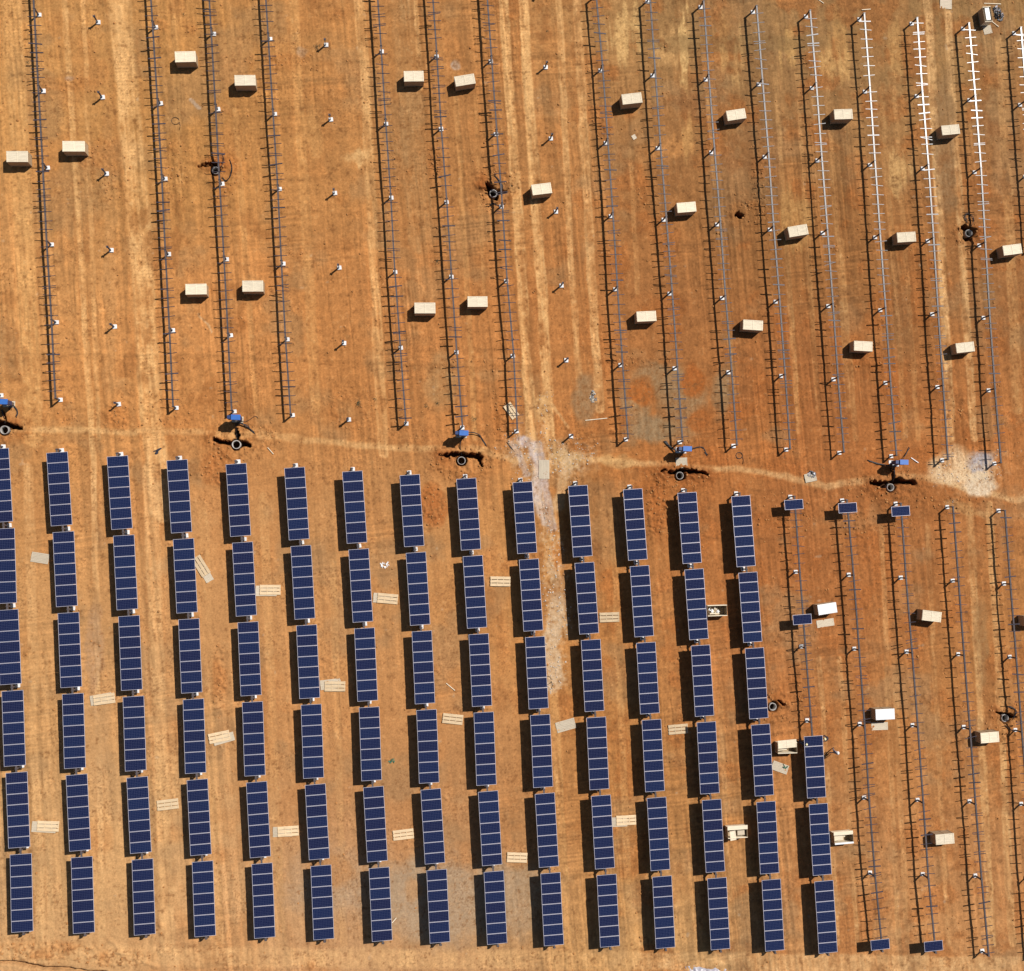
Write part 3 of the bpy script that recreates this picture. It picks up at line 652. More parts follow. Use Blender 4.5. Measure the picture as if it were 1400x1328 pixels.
def crate_lid(L=CL, W=CW, seed=0):
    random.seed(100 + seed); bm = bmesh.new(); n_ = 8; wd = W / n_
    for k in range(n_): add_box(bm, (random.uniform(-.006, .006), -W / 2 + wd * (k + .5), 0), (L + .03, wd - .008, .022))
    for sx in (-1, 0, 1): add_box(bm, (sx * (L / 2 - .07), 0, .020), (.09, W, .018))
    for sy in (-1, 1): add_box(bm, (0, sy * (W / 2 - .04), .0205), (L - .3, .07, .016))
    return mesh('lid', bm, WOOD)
def slat_pallet():
    bm = bmesh.new()
    for k in range(3): add_box(bm, (0, (k - 1) * .345, .115), (CL, .275, .022))
    for k in range(4): add_box(bm, (-.93 + k * .62, 0, .085), (.09, .98, .034))
    for k in range(3):
        for j in range(4): add_box(bm, (-.93 + j * .62, (k - 1) * .43, .04), (.10, .10, .055))
    for k in range(4): add_box(bm, (-.93 + k * .62, 0, .1325), (.05, .9, .012))
    return mesh('slatted_pallet', bm, PALW)
def board_mesh(L=CL, W=CW):
    bm = bmesh.new(); n_ = 7; wd = W / n_
    for k in range(n_): add_box(bm, (random.uniform(-.01, .01), -W / 2 + wd * (k + .5), .03), (L, wd - .01, .018))
    for sx in (-1, 1): add_box(bm, (sx * (L / 2 - .07), 0, .045), (.08, W, .014))
    return mesh('board', bm, WOOD2)
MBODY, MLID, MLIDS, MPAL, MBOARD = crate_body(), crate_lid(), crate_lid(seed=3), slat_pallet(), board_mesh()
random.seed(21)
def crate(px, py, deg, label, h=CH, white=False):
    p = at(px, py, h + .03); rz = wang(deg, px, py)
    t = thing('wooden_crate', label, 'crate', (p.x, p.y, gz(p.x, p.y) - .02), rz, 'closed panel crates')
    t.scale = (random.uniform(.97, 1.03), random.uniform(.96, 1.03), random.uniform(.97, 1.04))
    obj('crate_body', MBODY, t)
    if not white: obj('lid', random.choice((MLID, MLIDS)), t, (random.uniform(-.01, .01), random.uniform(-.01, .01), CH + .0), random.uniform(-.012, .012))
    return t
CR = [(23,214,0,'closed pale crate at the left edge beside the leftmost frame'),(100.5,200,0,'closed pale crate between leftmost frame and left column of lone posts'),
(253.3,77.7,1,'closed pale crate in the top left field, higher of two flanking a frame'),(335,110,0,'closed pale crate upper right of the first dug pit in the upper left'),
(565.8,103.8,1,'closed pale crate standing on the grey-brown lane'),(635.8,108.8,9,'slightly turned pale crate right of the crate on the grey-brown lane'),
(864,135,6,'closed crate top left in the right field, above the white paper scrap'),(740.7,258.5,7,'closed crate standing in the double wheel tracks at mid field'),
(1006.8,156.7,8,'turned closed crate in the top row, second from its left end'),(938.8,283.3,4,'closed crate left of the black hole in the right field'),
(1153,156.5,2,'closed crate in the top row, third from its left end'),(1299.5,177.8,5,'closed crate on the pale track in the top right'),
(1091.5,315.3,9,'turned closed crate right of the black hole'),(1239.7,324,3,'closed crate left of the pale track and the right ringed pit'),
(1384,341.5,8,'closed crate at the right edge in the upper field'),(268,395.8,1,'closed crate above the thin white scratch on the ground, left field'),
(345.7,391.3,0,'closed crate right of the one above the white scratch'),(581,421.3,0,'closed crate in the lower middle of the upper field, left of a pair'),
(653,412.3,0,'closed crate in the lower middle of the upper field, right of a pair'),(884,432.5,2,'closed crate above the grey gravel patch'),
(1030,444.5,-4,'closed crate lower right field, tilted slightly downhill to the right'),(1180.5,473.3,-3,'closed crate above the dark cross ridge in the right field'),
(1320,475,6,'closed crate on the pale track near the cement patch'),(1274,842.5,-7,'closed crate in the lower right field between bare frames, highest of three'),
(1353.5,1008.5,5,'closed crate beside the ringed pit at the right edge'),(1292,1147.5,5,'closed crate lowest in the lower right field'),
(1414,849,2,'closed crate just beyond the right edge whose shadow enters the photo')]
for a in CR: crate(*a)
for (px, py, deg, lb) in ((1131.5, 832.5, 9, 'white topped crate beside the lone panel, its lid leaning below'), (1210.5, 977, 3, 'white topped crate between bare frames with its lid on the ground below')):
    t = crate(px, py, deg, lb, white=True); t['group'] = 'crates opened under white film'
    bm = bmesh.new(); add_box(bm, (0, 0, 0), (CL - .02, CW - .01, .05)); bmesh.ops.bevel(bm, geom=list(bm.edges), offset=.02, segments=2, affect='EDGES')
    obj('white_film', mesh('white_film', bm, WHITE), t, (0, 0, CH + .0))
# open crates
def open_crate(px, py, deg, label, L=CL, W=CW, h=1.1, fill='panels', lid=None):
    p = at(px, py, h); rz = wang(deg, px, py)
    t = thing('open_crate', label, 'crate', (p.x, p.y, gz(p.x, p.y) - .02), rz, 'open crates')
    bm = bmesh.new(); add_box(bm, (0, 0, .11), (L, W, .03))
    for sx in (-1, 0, 1):
        for sy in (-1, 1): add_box(bm, (sx * (L / 2 - .06), sy * (W / 2 - .06), .05), (.12, .12, .10))
    obj('pallet_base', mesh('pallet_base', bm, WOOD_SHADED), t)
    for s in (-1, 1):
        bm = bmesh.new()
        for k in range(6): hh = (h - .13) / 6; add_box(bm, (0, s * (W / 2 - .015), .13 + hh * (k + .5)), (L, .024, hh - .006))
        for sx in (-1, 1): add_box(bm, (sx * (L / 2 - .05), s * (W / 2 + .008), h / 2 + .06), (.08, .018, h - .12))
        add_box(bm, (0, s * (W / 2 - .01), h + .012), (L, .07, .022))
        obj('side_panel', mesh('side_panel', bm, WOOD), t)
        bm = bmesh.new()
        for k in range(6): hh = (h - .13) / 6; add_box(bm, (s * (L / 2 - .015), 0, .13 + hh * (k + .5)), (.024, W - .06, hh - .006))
        obj('end_panel', mesh('end_panel', bm, WOOD_SHADED), t)
    bm = bmesh.new()
    if fill == 'stripes':
        for k in range(4): add_box(bm, (-.16 + .13 * k, .05, .62), (.05, L * 0 + W * .82, .9))
        o = obj('packed_panels', mesh('packed_panels', bm, WHITE), t)
    elif fill == 'scrap':
        for k in range(26): add_box(bm, (random.uniform(-.75, .35), random.uniform(-.35, .30), .45 + random.uniform(0, .3)), (random.uniform(.1, .35), random.uniform(.05, .2), .05), random.random() * 3, random.uniform(-.4, .4), mi=random.choice((0, 1, 2)))
        add_box(bm, (-.22, -.32, .80), (1.0, .10, .04), mi=1)
        obj('packing_scrap', mesh('packing_scrap', bm, [GREEN, WOOD, WHITE]), t)
    elif fill == 'cardboard':
        add_box(bm, (-.42, .02, .62), (.92, .62, .3), 0.05); add_box(bm, (.2, .1, .6), (.2, .2, .2), .6)
        obj('cardboard_box', mesh('cardboard_box', bm, WOOD), t)
    elif fill == 'step':
        add_box(bm, (.45, -.12, .55), (.75, .45, .5)); add_box(bm, (.1, .25, .7), (.2, .15, .12), .5)
        obj('cardboard_box', mesh('cardboard_box', bm, WOOD2), t)
    return t
random.seed(5)
open_crate(981, 835, 2, 'open crate in panel shade holding green and white packing scrap', fill='scrap')
oc = open_crate(1008.5, 1138.5, 4, 'open crate with a short board leaning over its rim', fill='step')
bm = bmesh.new(); add_box(bm, (0, 0, 0), (.62, .98, .03)); add_box(bm, (-.24, 0, .022), (.05, .98, .014)); add_box(bm, (.24, 0, .022), (.05, .98, .014))
obj('loose_board', mesh('loose_board', bm, WOOD), oc, (-.50, -.28, 1.08), rot=(.16, 0, .12))
bm = bmesh.new(); add_box(bm, (0, 0, 0), (CL + .05, .42, .03)); obj('lid_plank', mesh('lid_plank', bm, WOOD), oc, (0, .50, 1.15), rot=(.1, 0, 0))
oc = open_crate(1153.5, 1146, 5, 'open crate with one white side rim beside the completed tables', fill='cardboard')
bm = bmesh.new(); add_box(bm, (0, 0, 0), (CL, .38, .03)); obj('lid_plank', mesh('lid_plank', bm, WOOD), oc, (-.04, .52, 1.15), rot=(.12, 0, 0))
bm = bmesh.new(); add_box(bm, (0, 0, 0), (1.98, .17, .06)); obj('white_rim', mesh('white_rim', bm, WHITE), oc, (0, -.50, 1.12))
oc = open_crate(1077, 1023, 2, 'half open crate at the workers, its lid pushed back', fill='cardboard')
obj('lid', MLID, oc, (-.05, .42, 1.17), rot=(.10, 0, .06), scale=(.95, .78, 1))
open_crate(1350.5, 19.5, 6, 'open crate of upright white panels beside black scrap at the top right', L=.90, W=1.62, fill='stripes')
# loose boards and lids
def board(px, py, deg, label, sx=1.0, sy=1.0, mesh_=None, name='wooden_board', z=0.0, tilt=0.0, group='plain wooden boards on the ground', mat2=None):
    p = at(px, py, .05); rz = wang(deg, px, py)
    o = obj(name, mesh_ or MBOARD, None, (p.x, p.y, max(gz(p.x, p.y), gz(p.x + .4, p.y), gz(p.x - .4, p.y)) + z), rot=(tilt, 0, rz), scale=(sx, sy, 1))
    return tag(o, label, 'pallet' if name == 'slatted_pallet' else 'board', group)
SP = 'slatted pallets between the panelled rows'
PAL = [(275,774,-58,'slatted pallet turned steeply, touching the fourth panelled row'),(369.5,806.5,0,'slatted pallet lying level between fifth and sixth panelled rows at upper height'),
(530,818.5,-5,'slatted pallet on a board beside a tangle of white twine'),(684,795,-1,'small looking slatted pallet upper middle, left of the cement streak'),
(142.5,956,8,'slatted pallet with a dark corner, between second and third panelled rows'),(458,938.5,0,'slatted pallet on a skewed board, between sixth and seventh panelled rows'),
(619,983,-6,'slatted pallet tilted down to the right near the centre of the panelled field'),(833,844,2,'slatted pallet right of the cement streak between panelled rows'),
(300,1007.5,12,'slatted pallet turned up to the right on a grey board, left centre'),(927,997,5,'slatted pallet partly in panel shade, right part of panelled field'),
(229.5,1100,7,'slatted pallet with black corners, lower left'),(66,1129.5,-2,'slatted pallet on a long board, lowest at the far left'),
(394,1136.5,4,'slatted pallet on a pale board, lower left centre'),(551.5,1141,7,'slatted pallet with black left end, lower centre'),
(856,1121.5,3,'slatted pallet on a board, lower right of the cement streak'),(707,1172.5,-2,'slatted pallet near the bottom centre above the greyish soil')]
for px, py, dg, lb in PAL: board(px, py, dg, lb, 1, 1, MPAL, 'slatted_pallet', -.01, group=SP)
board(699, 562, -55, 'slatted pallet crossed by a frame shadow beside cement dust', .8, .9, MPAL, 'slatted_pallet', -.01, group='slatted pallets near the path')
BO = [(54.5,763,-9,'plain pale board beside the leftmost full panel row',.82,.92),(280,782,-60,'pale board sticking out from under the steep pallet',1.05,.75),(364,808,0,'pale board sticking out left under the level pallet',1,.95),
(524,818,-4,'pale board sticking out left under the pallet beside twine',.98,.9),(452,935.5,7,'skewed pale board under the pallet between sixth and seventh rows',1,.9),
(306,1010,16,'grey board under the upward turned pallet',1,.8),(60,1131,-3,'long pale board under the lowest far left pallet',1.1,.95),(386,1137.5,2,'pale board under the lower left centre pallet',.9,.92),
(846,1124,3,'pale board sticking out under the pallet right of the cement streak',.85,.9),(138,956,10,'pale board showing at the dark cornered pallet',1,.9),(773.5,992,16,'whitish plain board turned up to the right beside the tenth panelled row',.98,1.0),
(1128.5,852,9,'pale lid lying just below the white topped crate near the lone panel',.92,.72),(1202.5,993,2,'pale lid lying just below the other white topped crate',.88,.75),(1066.5,1049.5,-20,'pale lid with green straps below the half open crate',.86,.88),
(1293.5,5,-5,'pale square lid at the top edge',.66,1.05),(1350,41,12,'nearly square pale lid below the open crate of white panels',.48,.85),(931.5,633,2,'square tan board between blue cabinet and concrete ring',.6,1.0),
(744,642,90,'greyish lid covered in cement dust at the head of the dust streak',.95,1.0),(1108,653,12,'small tan board under grey scrap by the path',.62,.85),(867,187.5,30,'small white sheet lying alone in the right upper field',.22,.45)]
for k, (px, py, dg, lb, sx, sy) in enumerate(BO):
    o = board(px, py, dg, lb, sx, sy, z=.0)
    if 'white' in lb or 'cement' in lb:
        pass
    o.location.z += .002 * k * 0 + (.0 if k not in (15,) else .01)
for px, py, lb in ((214, 617, 'crumpled dark cloth above the third panelled row'),):
    bm = bmesh.new(); p = at(px, py)
    bmesh.ops.create_icosphere(bm, subdivisions=3, radius=.4)
    for v in bm.verts:
        f = .7 + .5 * math.sin(5 * v.co.x + 3 * v.co.y) * math.cos(7 * v.co.y); v.co.x *= 1.3 * f; v.co.y *= .7 * f; v.co.z = abs(v.co.z) * .35 * f
    tag(obj('dark_cloth', mesh('dark_cloth', bm, DARKC), None, (p.x, p.y, gz(p.x, p.y) - .01), .5), lb, 'cloth')
def heap(name, label, cat, px, py, rx, ry, h, m, deg=0, seed=1, pieces=60, mats=None):
    random.seed(seed); p = at(px, py); bm = bmesh.new()
    for k in range(pieces):
        a = random.random() * 6.28; q = math.sqrt(random.random())
        x, y = q * rx * math.cos(a), q * ry * math.sin(a); z = h * (1 - q) * random.random()
        add_box(bm, (x, y, z + .03), (random.uniform(.06, .38), random.uniform(.03, .14), random.uniform(.02, .09)), random.random() * 3.14, random.uniform(-.6, .6), random.uniform(-.6, .6), mi=random.randrange(len(mats) if mats else 1))
    return tag(obj(name, mesh(name, bm, mats or m), None, (p.x, p.y, gz(p.x, p.y)), wang(deg)), label, cat)
heap('scrap_heap', 'black and grey scrap heap right of the open crate at the top right', 'scrap heap', 1364.5, 19, .5, .85, .5, None, 25, 3, 90, [BLACK, GREYR, BLACK, TARPM])
heap('scrap_pile', 'grey scrap piled on the small tan board by the path', 'scrap', 1110, 649, .42, .35, .25, None, 0, 4, 46, [GREYR, TARPM, BLACK])
heap('stone_pile', 'small pile of pale broken stones beside the right lone post column', 'stones', 811, 543, .35, .6, .12, None, 0, 6, 34, [WOOD2, GREYR, RINGM])
heap('twine_tangle', 'tangle of white twine above the pallet between panelled rows', 'twine', 526, 772, .42, .42, .05, None, 0, 7, 22, [WHITE])
heap('green_wrap', 'small scrap of green wrap on bare soil between panelled rows', 'plastic scrap', 536, 1041, .35, .2, .06, None, 20, 8, 10, [GREEN])
heap('green_straps', 'green straps lying on the lid below the half open crate', 'straps', 1073, 1048, .3, .25, .04, None, -40, 9, 9, [GREEN]).location.z += .07
# straw-coloured laths
for i, (xa, ya, xb, yb, lb) in enumerate(((1119,0,1126,5,'thin pale lath at the top edge above the fifth bright frame'),(1178,14,1190,13,'thin pale lath touching the top end of a bare frame'),(1356,30,1365,37,'thin pale lath beside the open crate of white panels'),
     (1345,5,1368,6,'thin pale lath above the black scrap heap'),(1245,626,1255,633,'thin white lath right of the rightmost blue cabinet'),(800,575,830,572,'thin tan lath left of the gravel patch'),
     (536,1262,542,1255,'short pale stick beside the seventh panelled row near its foot'),(610,934,622,944,'thin pale stick between panelled rows, centre'),(735,1,734,2,''),(366,612,374,621,'pale short plank above the fifth panelled row'),(25,546,28,545,''))):
    if not lb: continue
    a, b_ = at(xa, ya), at(xb, yb); L = (b_ - a).length; bm = bmesh.new(); add_box(bm, (0, 0, .03), (L, .07, .03)); m_ = (a + b_) / 2
    tag(obj('lath', mesh('lath', bm, WHITE if 'white' in lb[:12] else WOOD), None, (m_.x, m_.y, gz(m_.x, m_.y) + .03), math.atan2(b_.y - a.y, b_.x - a.x)), lb, 'lath')
# plastic sheet at the bottom edge
def sheet(px, py, rx, ry, h, label):
    p = at(px, py); bm = bmesh.new(); N = 40
    bmesh.ops.create_grid(bm, x_segments=N, y_segments=20, size=1.0)
    for v in bm.verts:
        x, y = v.co.x, v.co.y; e = 1 + .12 * math.sin(7 * math.atan2(y, x))
        rr = min(1, math.hypot(x, y)); z = h * (1 - rr ** 2) ** .7 + .05 * math.sin(9 * x + 4 * y) * math.cos(6 * y - 3 * x) + .04 * math.sin(23 * x)
        v.co = Vector((x * rx * e, y * ry * e, max(z, -.03)))
    for f in bm.faces: f.smooth = True
    ext = bmesh.ops.solidify(bm, geom=list(bm.faces), thickness=.01)
    tag(obj('plastic_sheet', mesh('plastic_sheet', bm, TARPM), None, (p.x, p.y, gz(p.x, p.y)), wang(-6)), label, 'plastic sheet')
sheet(965, 1334, 2.4, .8, .35, 'crumpled grey plastic sheet at the bottom photo edge')

# ------------------------------------------------------------------ concrete rings in the pits
def ring_mesh():
    bm = bmesh.new(); N = 32; ro, ri = .45, .385; prof = [(ri, -1.0), (ri, .0), (ro - .02, .0), (ro, -.02), (ro, -1.0)]
    vs = [[bm.verts.new((a * math.cos(2 * math.pi * k / N), a * math.sin(2 * math.pi * k / N), z)) for a, z in prof] for k in range(N)]
    for k in range(N):
        for j in range(len(prof)):
            f = bm.faces.new((vs[k][j], vs[(k + 1) % N][j], vs[(k + 1) % N][(j + 1) % len(prof)], vs[k][(j + 1) % len(prof)]))
            f.smooth = j in (0, 3)
    return mesh('shaft_ring', bm, RINGM)
MRING = ring_mesh()
RL = {0: 'concrete shaft ring cut close to the left edge below a blue cabinet', 1: 'concrete shaft ring below the second blue cabinet from the left', 2: 'concrete shaft ring below the middle blue cabinet', 3: 'concrete shaft ring below the square tan board',
 4: 'concrete shaft ring below the rightmost blue cabinet', 5: 'dark concrete shaft ring among the upper left frames', 6: 'dark concrete shaft ring under the frame right of the middle crates', 8: 'concrete shaft ring beside the pale track at upper right',
 9: 'concrete shaft ring between the last full panel row and the first bare one', 10: 'concrete shaft ring at the right edge in the lower field'}
for k, p in enumerate(PITS):
    if not p['r']: continue
    q = at(*p['c'], .03); s = p['r'] / 7.1
    o = obj('shaft_ring', MRING, None, (q.x, q.y, .06), random.random(), scale=(s, s, 1)); tag(o, RL[k], 'concrete ring', 'concrete shaft rings in dug pits')
# cables, coils, roots of black conduit
def cable(pts, r, label, name='black_cable', cat='cable', z=.05, bundle=1, group=None):
    bm = bmesh.new(); random.seed(int(pts[0][0]))
    for bnd in range(bundle):
        P = []
        for i, q in enumerate(pts):
            zz = q[2] if len(q) > 2 else z
            w_ = at(q[0] + random.uniform(-1, 1) * (bundle > 1) * (.5 + i * .35), q[1] + random.uniform(-1, 1) * (bundle > 1) * (.5 + i * .25), zz); g0 = gz(w_.x, w_.y)
            P.append(Vector((w_.x, w_.y, zz + max(g0, -.05))))
        sm_ = []
        for i in range(len(P) - 1):
            a = P[max(i - 1, 0)]; b = P[i]; c = P[i + 1]; d_ = P[min(i + 2, len(P) - 1)]
            for t in (0, .25, .5, .75):
                sm_.append(.5 * ((2 * b) + (c - a) * t + (2 * a - 5 * b + 4 * c - d_) * t * t + (3 * b - a - 3 * c + d_) * t ** 3))
        sm_.append(P[-1]); add_tube(bm, sm_, r * .75, 6)
    return tag(obj(name, mesh(name, bm, BLACK), None), label, cat, group)
def coil(px, py, rad, label, turns=3):
    c = at(px, py); bm = bmesh.new(); P = []
    for k in range(turns * 18):
        a = k * 2 * math.pi / 18; rr = rad * (1 + .07 * math.sin(a * .37)); P.append((rr * math.cos(a), rr * math.sin(a) * .95, .03 + .02 * k / 18))
    P += [(rad * 1.2, -.5, .03), (rad * .9, -.9, .03)]
    add_tube(bm, P, .022, 5); tag(obj('cable_coil', mesh('cable_coil', bm, BLACK), None, (c.x, c.y, gz(c.x, c.y) + .02)), label, 'cable coil')
coil(240, 165.5, .36, 'thin black cable coil between frames in the upper left', 1)
coil(1010.5, 623, .34, 'black cable coil below the frame right of the gravel patch', 2)
coil(748, 930, .42, 'thin black cable coil against the tenth panelled row', 1)
coil(1357, 290 + 0, .3, 'small black cable loop beside the right upper frame', 1) if False else None
coil(1321, 296, .3, 'small black cable loop above the ringed pit by the pale track', 1)
CAB = [((322, 570.5), 'second blue cabinet from the left, with black cables fanning to the right', 0), ((634, 592), 'middle blue cabinet on stilts below the centre frames', 0),
       ((940, 613.5), 'blue cabinet above the square tan board', 1), ((1236, 632), 'rightmost blue cabinet with a black cable stretched to its left', 1), ((3, 549), 'blue cabinet cut by the left photo edge', 0)]
CABH = 2.2
def cabinet(px, py, label, wtyp):
    p = at(px, py, CABH); rz = wang(-2)
    t = thing('electric_cabinet', label, 'cabinet', (p.x, p.y, gz(p.x, p.y) - .05), rz, 'blue cabinets along the path')
    bm = bmesh.new(); add_box(bm, (0, 0, 1.50), (.82, .40, 1.34)); bmesh.ops.bevel(bm, geom=list(bm.edges), offset=.015, segments=1, affect='EDGES')
    obj('cabinet_body', mesh('cabinet_body', bm, NAVY), t)
    bm = bmesh.new(); add_box(bm, (.02, 0, 2.20), (.90, .50, .05)); add_box(bm, (.02, -.255, 2.17), (.86, .012, .10)); obj('roof', mesh('roof', bm, BLUE), t)
    bm = bmesh.new(); add_box(bm, (0, -.212, 1.50), (.70, .02, 1.2)); d_ = obj('door', mesh('door', bm, BLUE), t)
    bm = bmesh.new(); add_box(bm, (.26, -.24, 1.45), (.03, .04, .16)); obj('handle', mesh('handle', bm, STEEL), d_)
    for sx in (-1, 1):
        bm = bmesh.new(); add_box(bm, (sx * .34, 0, .40), (.06, .30, .86)); obj('leg', mesh('leg', bm, STEEL), t)
    bm = bmesh.new(); add_box(bm, (-.62, .0, 1.55), (.40, .34, 1.1)); obj('side_box', mesh('side_box', bm, NAVY), t)
    bm = bmesh.new(); add_box(bm, (-.1, 0, .06), (1.1, .6, .12)); obj('plinth', mesh('plinth', bm, CONC if wtyp else WOOD2), t)
    for k in range(3):
        bm = bmesh.new(); add_tube(bm, [(-.15 + .12 * k, 0, .8), (-.12 + .1 * k, -.05, .4), (-.1 + .1 * k, -.28, .10), (-.1 + .1 * k, -.6, .05)], .03, 6); obj('conduit', mesh('conduit', bm, BLACK), t)
for (c, lb, wt) in CAB: cabinet(c[0], c[1], lb, wt)
cg = 'black cables at the blue cabinets'
cable([(322,579,.2),(323,590,-.3),(324,600,-.6),(325,604,-.8)], .06, 'thick black conduits dropping into the pit below the second cabinet', bundle=3, group=cg)
cable([(322,580,.35),(330,579,.35),(338,583,.2),(343,588,.05),(347,592,.03)], .045, 'black cable bundle curving right from the second cabinet', bundle=5, group=cg)
cable([(327,576,.3),(337,576,.1),(343,573,.05),(349,569,.05),(353,572,.05)], .03, 'single black cable running up right from the second cabinet', group=cg)
cable([(0,553,.3),(8,551,.3),(17,554,.2),(23,562,.05),(21,570,.05)], .04, 'black cable bundle looping from the leftmost cabinet', bundle=4, group=cg)
cable([(3,560,.2),(5,570,0),(6,580,-.5)], .07, 'black conduits dropping into the leftmost pit', bundle=2, group=cg)
cable([(638,592,.4),(648,592,.3),(656,596,.15),(661,603,.05),(664,609,.03)], .035, 'black cable bundle running right from the middle cabinet', bundle=4, group=cg)
cable([(630,602,.2),(629,612,.1),(632,622,-.4)], .05, 'black conduits dropping from the middle cabinet', bundle=2, group=cg)
cable([(924,616,.3),(919,613,.2),(914,609,.1),(909,604,.06)], .07, 'black hose bundle running up left from the cabinet above the tan board', bundle=4, group=cg)
cable([(945,614,.3),(955,611,.1),(961,612,.04),(968,622,.03),(964,619,.03)], .03, 'thin black cables right of the cabinet above the tan board', bundle=3, group=cg)
cable([(1220,638,.3),(1209,636,.15),(1199,634,.08),(1187,630,.05)], .06, 'black hose bundle stretched left from the rightmost cabinet', bundle=4, group=cg)
cable([(1222,640,.3),(1221,648,0),(1220,658,-.6)], .09, 'black conduits dropping from the rightmost cabinet into its pit', bundle=3, group=cg)
cable([(1234,628,.3),(1239,620,.1),(1243,612,.04)], .04, 'short black cables running up from the rightmost cabinet', bundle=3, group=cg)
cable([(304,211,.04),(306,220,.15),(302,230,.1),(297,233,-.3)], .03, 'thin black cable above the dark ring in the upper left', bundle=2)
cable([(314,219,.04),(318,228,.15),(316,240,.1),(310,248,.05),(304,244,.04)], .03, 'black cable loops right of the dark ring in the upper left', bundle=4)
cable([(676,240,.04),(682,247,.1),(687,256,.1),(684,262,.05),(677,266,-.3)], .035, 'black cable tangle above the dark ring in the centre', bundle=6)
cable([(668,283,.04),(674,278,.1),(682,282,.08),(690,278,.05)], .03, 'black cable tangle below the dark ring in the centre', bundle=4)
cable([(1322,305,.04),(1319,298,.1),(1324,292,.1),(1330,300,.05),(1327,312,.0)], .03, 'black cables above the ringed pit by the pale track', bundle=3)
cable([(1375,968,.04),(1380,966,.1),(1388,972,.1),(1384,984,.05)], .04, 'black cables around the ring at the right edge', bundle=4)
cable([(1372,990,.04),(1378,996,.1),(1388,1000,.05)], .03, 'black cables below the ring at the right edge', bundle=3)
cable([(693,605,.04),(698,612,.04),(703,618,.03)], .03, 'thin black rods beside the left end of the cement dust', bundle=3)
# dry weeds
def weed(px, py, s, label):
    random.seed(int(px)); p = at(px, py); bm = bmesh.new()
    for k in range(46):
        a = random.random() * 6.28; r = s * random.random(); L = s * random.uniform(.15, .35); z = s * .5 * random.random()
        c = Vector((r * math.cos(a), r * math.sin(a), z)); u = Vector((random.uniform(-1, 1), random.uniform(-1, 1), random.uniform(-.3, .8))).normalized() * L; v_ = u.cross(Vector((0, 0, 1))).normalized() * L * .35
        vs = [bm.verts.new(c - v_), bm.verts.new(c + u * .5 - v_ * .2), bm.verts.new(c + u), bm.verts.new(c + v_)]; bm.faces.new(vs)
    tag(obj('dry_weed', mesh('dry_weed', bm, WEEDM), None, (p.x, p.y, gz(p.x, p.y))), label, 'weed', 'dry weeds on bare soil')
for px, py, s, lb in ((433,64,.35,'dark green weed left of the topmost middle lone post'),(38,86,.22,'small weed beside the leftmost frame'),(490,551,.35,'dark weed above the lowest middle lone post'),(512,545,.25,'small weed just left of the frame after the middle lone posts'),
    (583,556,.3,'weed near the foot of the middle frames'),(598,552,.25,'small weed beside the foot of the central frame'),(648,573,.3,'green weed above the middle cabinet'),(598,358,.3,'weed beside the frame under the middle crates'),
    (251,20,.18,'tiny weed at the top between two frames'),(748,43,.2,'tiny weed in the wheel tracks at the top'),(560,388-388+1036,.15,'tiny weed between panelled rows')): weed(px, py, s, lb)

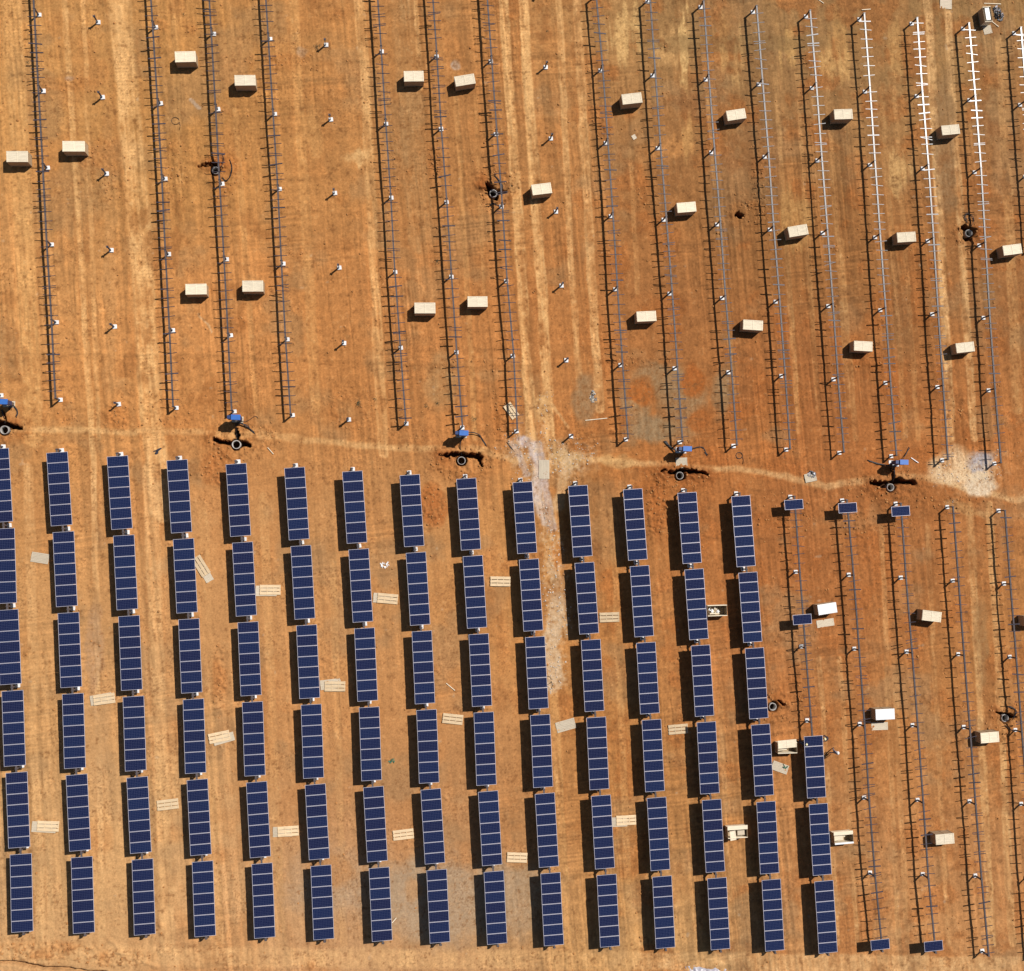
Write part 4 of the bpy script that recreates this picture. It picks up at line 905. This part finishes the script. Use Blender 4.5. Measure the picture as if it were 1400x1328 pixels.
# ------------------------------------------------------------------ people
def person(label, loc, rz, J, top, legs, hatm):
    """J: joint dict in metres, local: +Y is the way the person faces"""
    verts = []; edges = []; rad = []; names = []
    def v(p, r, nm): verts.append(Vector(p)); rad.append(r); names.append(nm); return len(verts) - 1
    def chain(i0, pts):
        for p, r, nm in pts: k = v(p, r, nm); edges.append((i0, k)); i0 = k
        return i0
    pel = v(J['pelvis'], .135, 'l')
    ch = chain(pel, [(Vector(J['pelvis']).lerp(Vector(J['chest']), .5), .125, 't'), (J['chest'], .145, 't')])
    nk = chain(ch, [(J['neck'], .060, 's')])
    hd = Vector(J['head']); up = (hd - Vector(J['neck'])).normalized(); fw = Vector(J.get('face', (0, 1, 0)))
    h1 = chain(nk, [(hd - up * .06, .075, 's'), (hd, .098, 's'), (hd + up * .07, .085, 's')])
    chain(len(verts) - 2, [(hd + fw * .095 - up * .01, .02, 's')])
    for s, a in ((-1, 'l'), (1, 'r')):
        sh, el, wr = (Vector(J[k + a]) for k in ('sh', 'el', 'wr'))
        i = chain(ch, [(sh, .068, 't'), (sh.lerp(el, .5), .055, 't'), (el, .045, 't'), (el.lerp(wr, .5), .042, 't'), (wr, .030, 's')])
        dr = (wr - el).normalized(); side = dr.cross(Vector((0, 0, 1)));
        if side.length < .1: side = Vector((1, 0, 0))
        side.normalize(); palm = chain(i, [(wr + dr * .05, .034, 's')])
        for f, (o_, L) in enumerate(((-.030, .060), (-.010, .072), (.010, .068), (.030, .052))):
            chain(palm, [(wr + dr * .09 + side * o_, .010, 's'), (wr + dr * (.09 + L * .6) + side * o_ * 1.2 - Vector((0, 0, .012)), .009, 's'), (wr + dr * (.09 + L) + side * o_ * 1.2 - Vector((0, 0, .035)), .008, 's')])
        chain(palm, [(wr + dr * .07 + side * .05 * s, .011, 's'), (wr + dr * .11 + side * .065 * s, .009, 's')])
        hp, kn, an = (Vector(J[k + a]) for k in ('hp', 'kn', 'an'))
        i = chain(pel, [(hp, .095, 'l'), (hp.lerp(kn, .5), .082, 'l'), (kn, .060, 'l'), (kn.lerp(an, .4), .058, 'l'), (an, .042, 'l')])
        chain(i, [(an + Vector((0, .06, -.05)), .045, 'b'), (an + Vector((0, .17, -.06)), .035, 'b')])
    me = bpy.data.meshes.new('person'); me.from_pydata([x[:] for x in verts], edges, [])
    o = bpy.data.objects.new('person_tmp', me); C.objects.link(o)
    md = o.modifiers.new('skin', 'SKIN'); md.use_smooth_shade = True
    sv = me.skin_vertices[0].data
    for k, r in enumerate(rad): sv[k].radius = (r, r); sv[k].use_root = (k == 0)
    ms = o.modifiers.new('sub', 'SUBSURF'); ms.levels = 1; ms.render_levels = 1
    dg = bpy.context.evaluated_depsgraph_get(); dg.update(); nm = bpy.data.meshes.new_from_object(o.evaluated_get(dg)); bpy.data.objects.remove(o)
    nm.materials.clear()
    for m in (SKIN, top, legs, BLACK): nm.materials.append(m)
    key = {'s': 0, 't': 1, 'l': 2, 'b': 3}; va_ = np.array([x[:] for x in verts]); ra_ = np.array(rad)
    for pl in nm.polygons:
        dd = np.linalg.norm(va_ - np.array(pl.center[:]), axis=1) - ra_; pl.material_index = key[names[int(np.argmin(dd))]]
    ob = obj('person', nm, None, loc, rz); tag(ob, label, 'person')
    bm = bmesh.new(); bmesh.ops.create_uvsphere(bm, u_segments=20, v_segments=10, radius=.135)
    bmesh.ops.delete(bm, geom=[x for x in bm.verts if x.co.z < -.02], context='VERTS')
    for k in range(20):
        pass
    r = bmesh.ops.create_circle(bm, cap_ends=True, segments=20, radius=.165, matrix=Matrix.Translation((0, .02, -.015)))
    q = Vector((0, 0, 1)).rotation_difference(up)
    hh = obj('hard_hat', mesh('hard_hat', bm, hatm), ob, hd + up * .055); hh.rotation_mode = 'QUATERNION'; hh.rotation_quaternion = q
    return ob
ST = dict(pelvis=(0, 0, .93), chest=(0, .02, 1.28), neck=(0, .03, 1.50), head=(0, .05, 1.63), shl=(-.19, .02, 1.40), shr=(.19, .02, 1.40), ell=(-.24, -.06, 1.12), elr=(.24, .08, 1.13),
          wrl=(-.23, -.02, .88), wrr=(.23, .26, .95), hpl=(-.10, 0, .88), hpr=(.10, 0, .88), knl=(-.11, .16, .49), knr=(.11, -.05, .48), anl=(-.11, .24, .09), anr=(.11, -.28, .12))
BE = dict(pelvis=(0, -.12, .92), chest=(0, .10, 1.20), neck=(0, .28, 1.36), head=(0, .38, 1.45), face=(0, .8, -.5), shl=(-.19, .18, 1.30), shr=(.19, .18, 1.30), ell=(-.26, .36, 1.22), elr=(.26, .36, 1.22),
          wrl=(-.26, .60, 1.30), wrr=(.26, .60, 1.30), hpl=(-.10, -.10, .88), hpr=(.10, -.10, .88), knl=(-.14, .05, .48), knr=(.14, -.02, .48), anl=(-.15, -.02, .09), anr=(.15, -.14, .09))
pw = at(1136, 1026); person('person in grey workwear walking right of the six panel table', (pw.x, pw.y, gz(pw.x, pw.y)), wang(-60), ST, GREYC, GREYC, HATW)
pA = at(1090, 1012.5); person('person in dark workwear leaning over the panel at its left edge', (pA.x, pA.y, gz(pA.x, pA.y)), wang(-110), BE, DARKC, DARKC, HAT)
pB = at(1125.5, 1007.5); person('person in dark clothes and pale hard hat holding the panel at its right edge', (pB.x, pB.y, gz(pB.x, pB.y)), wang(85), BE, DARKC, DARKC, HAT)
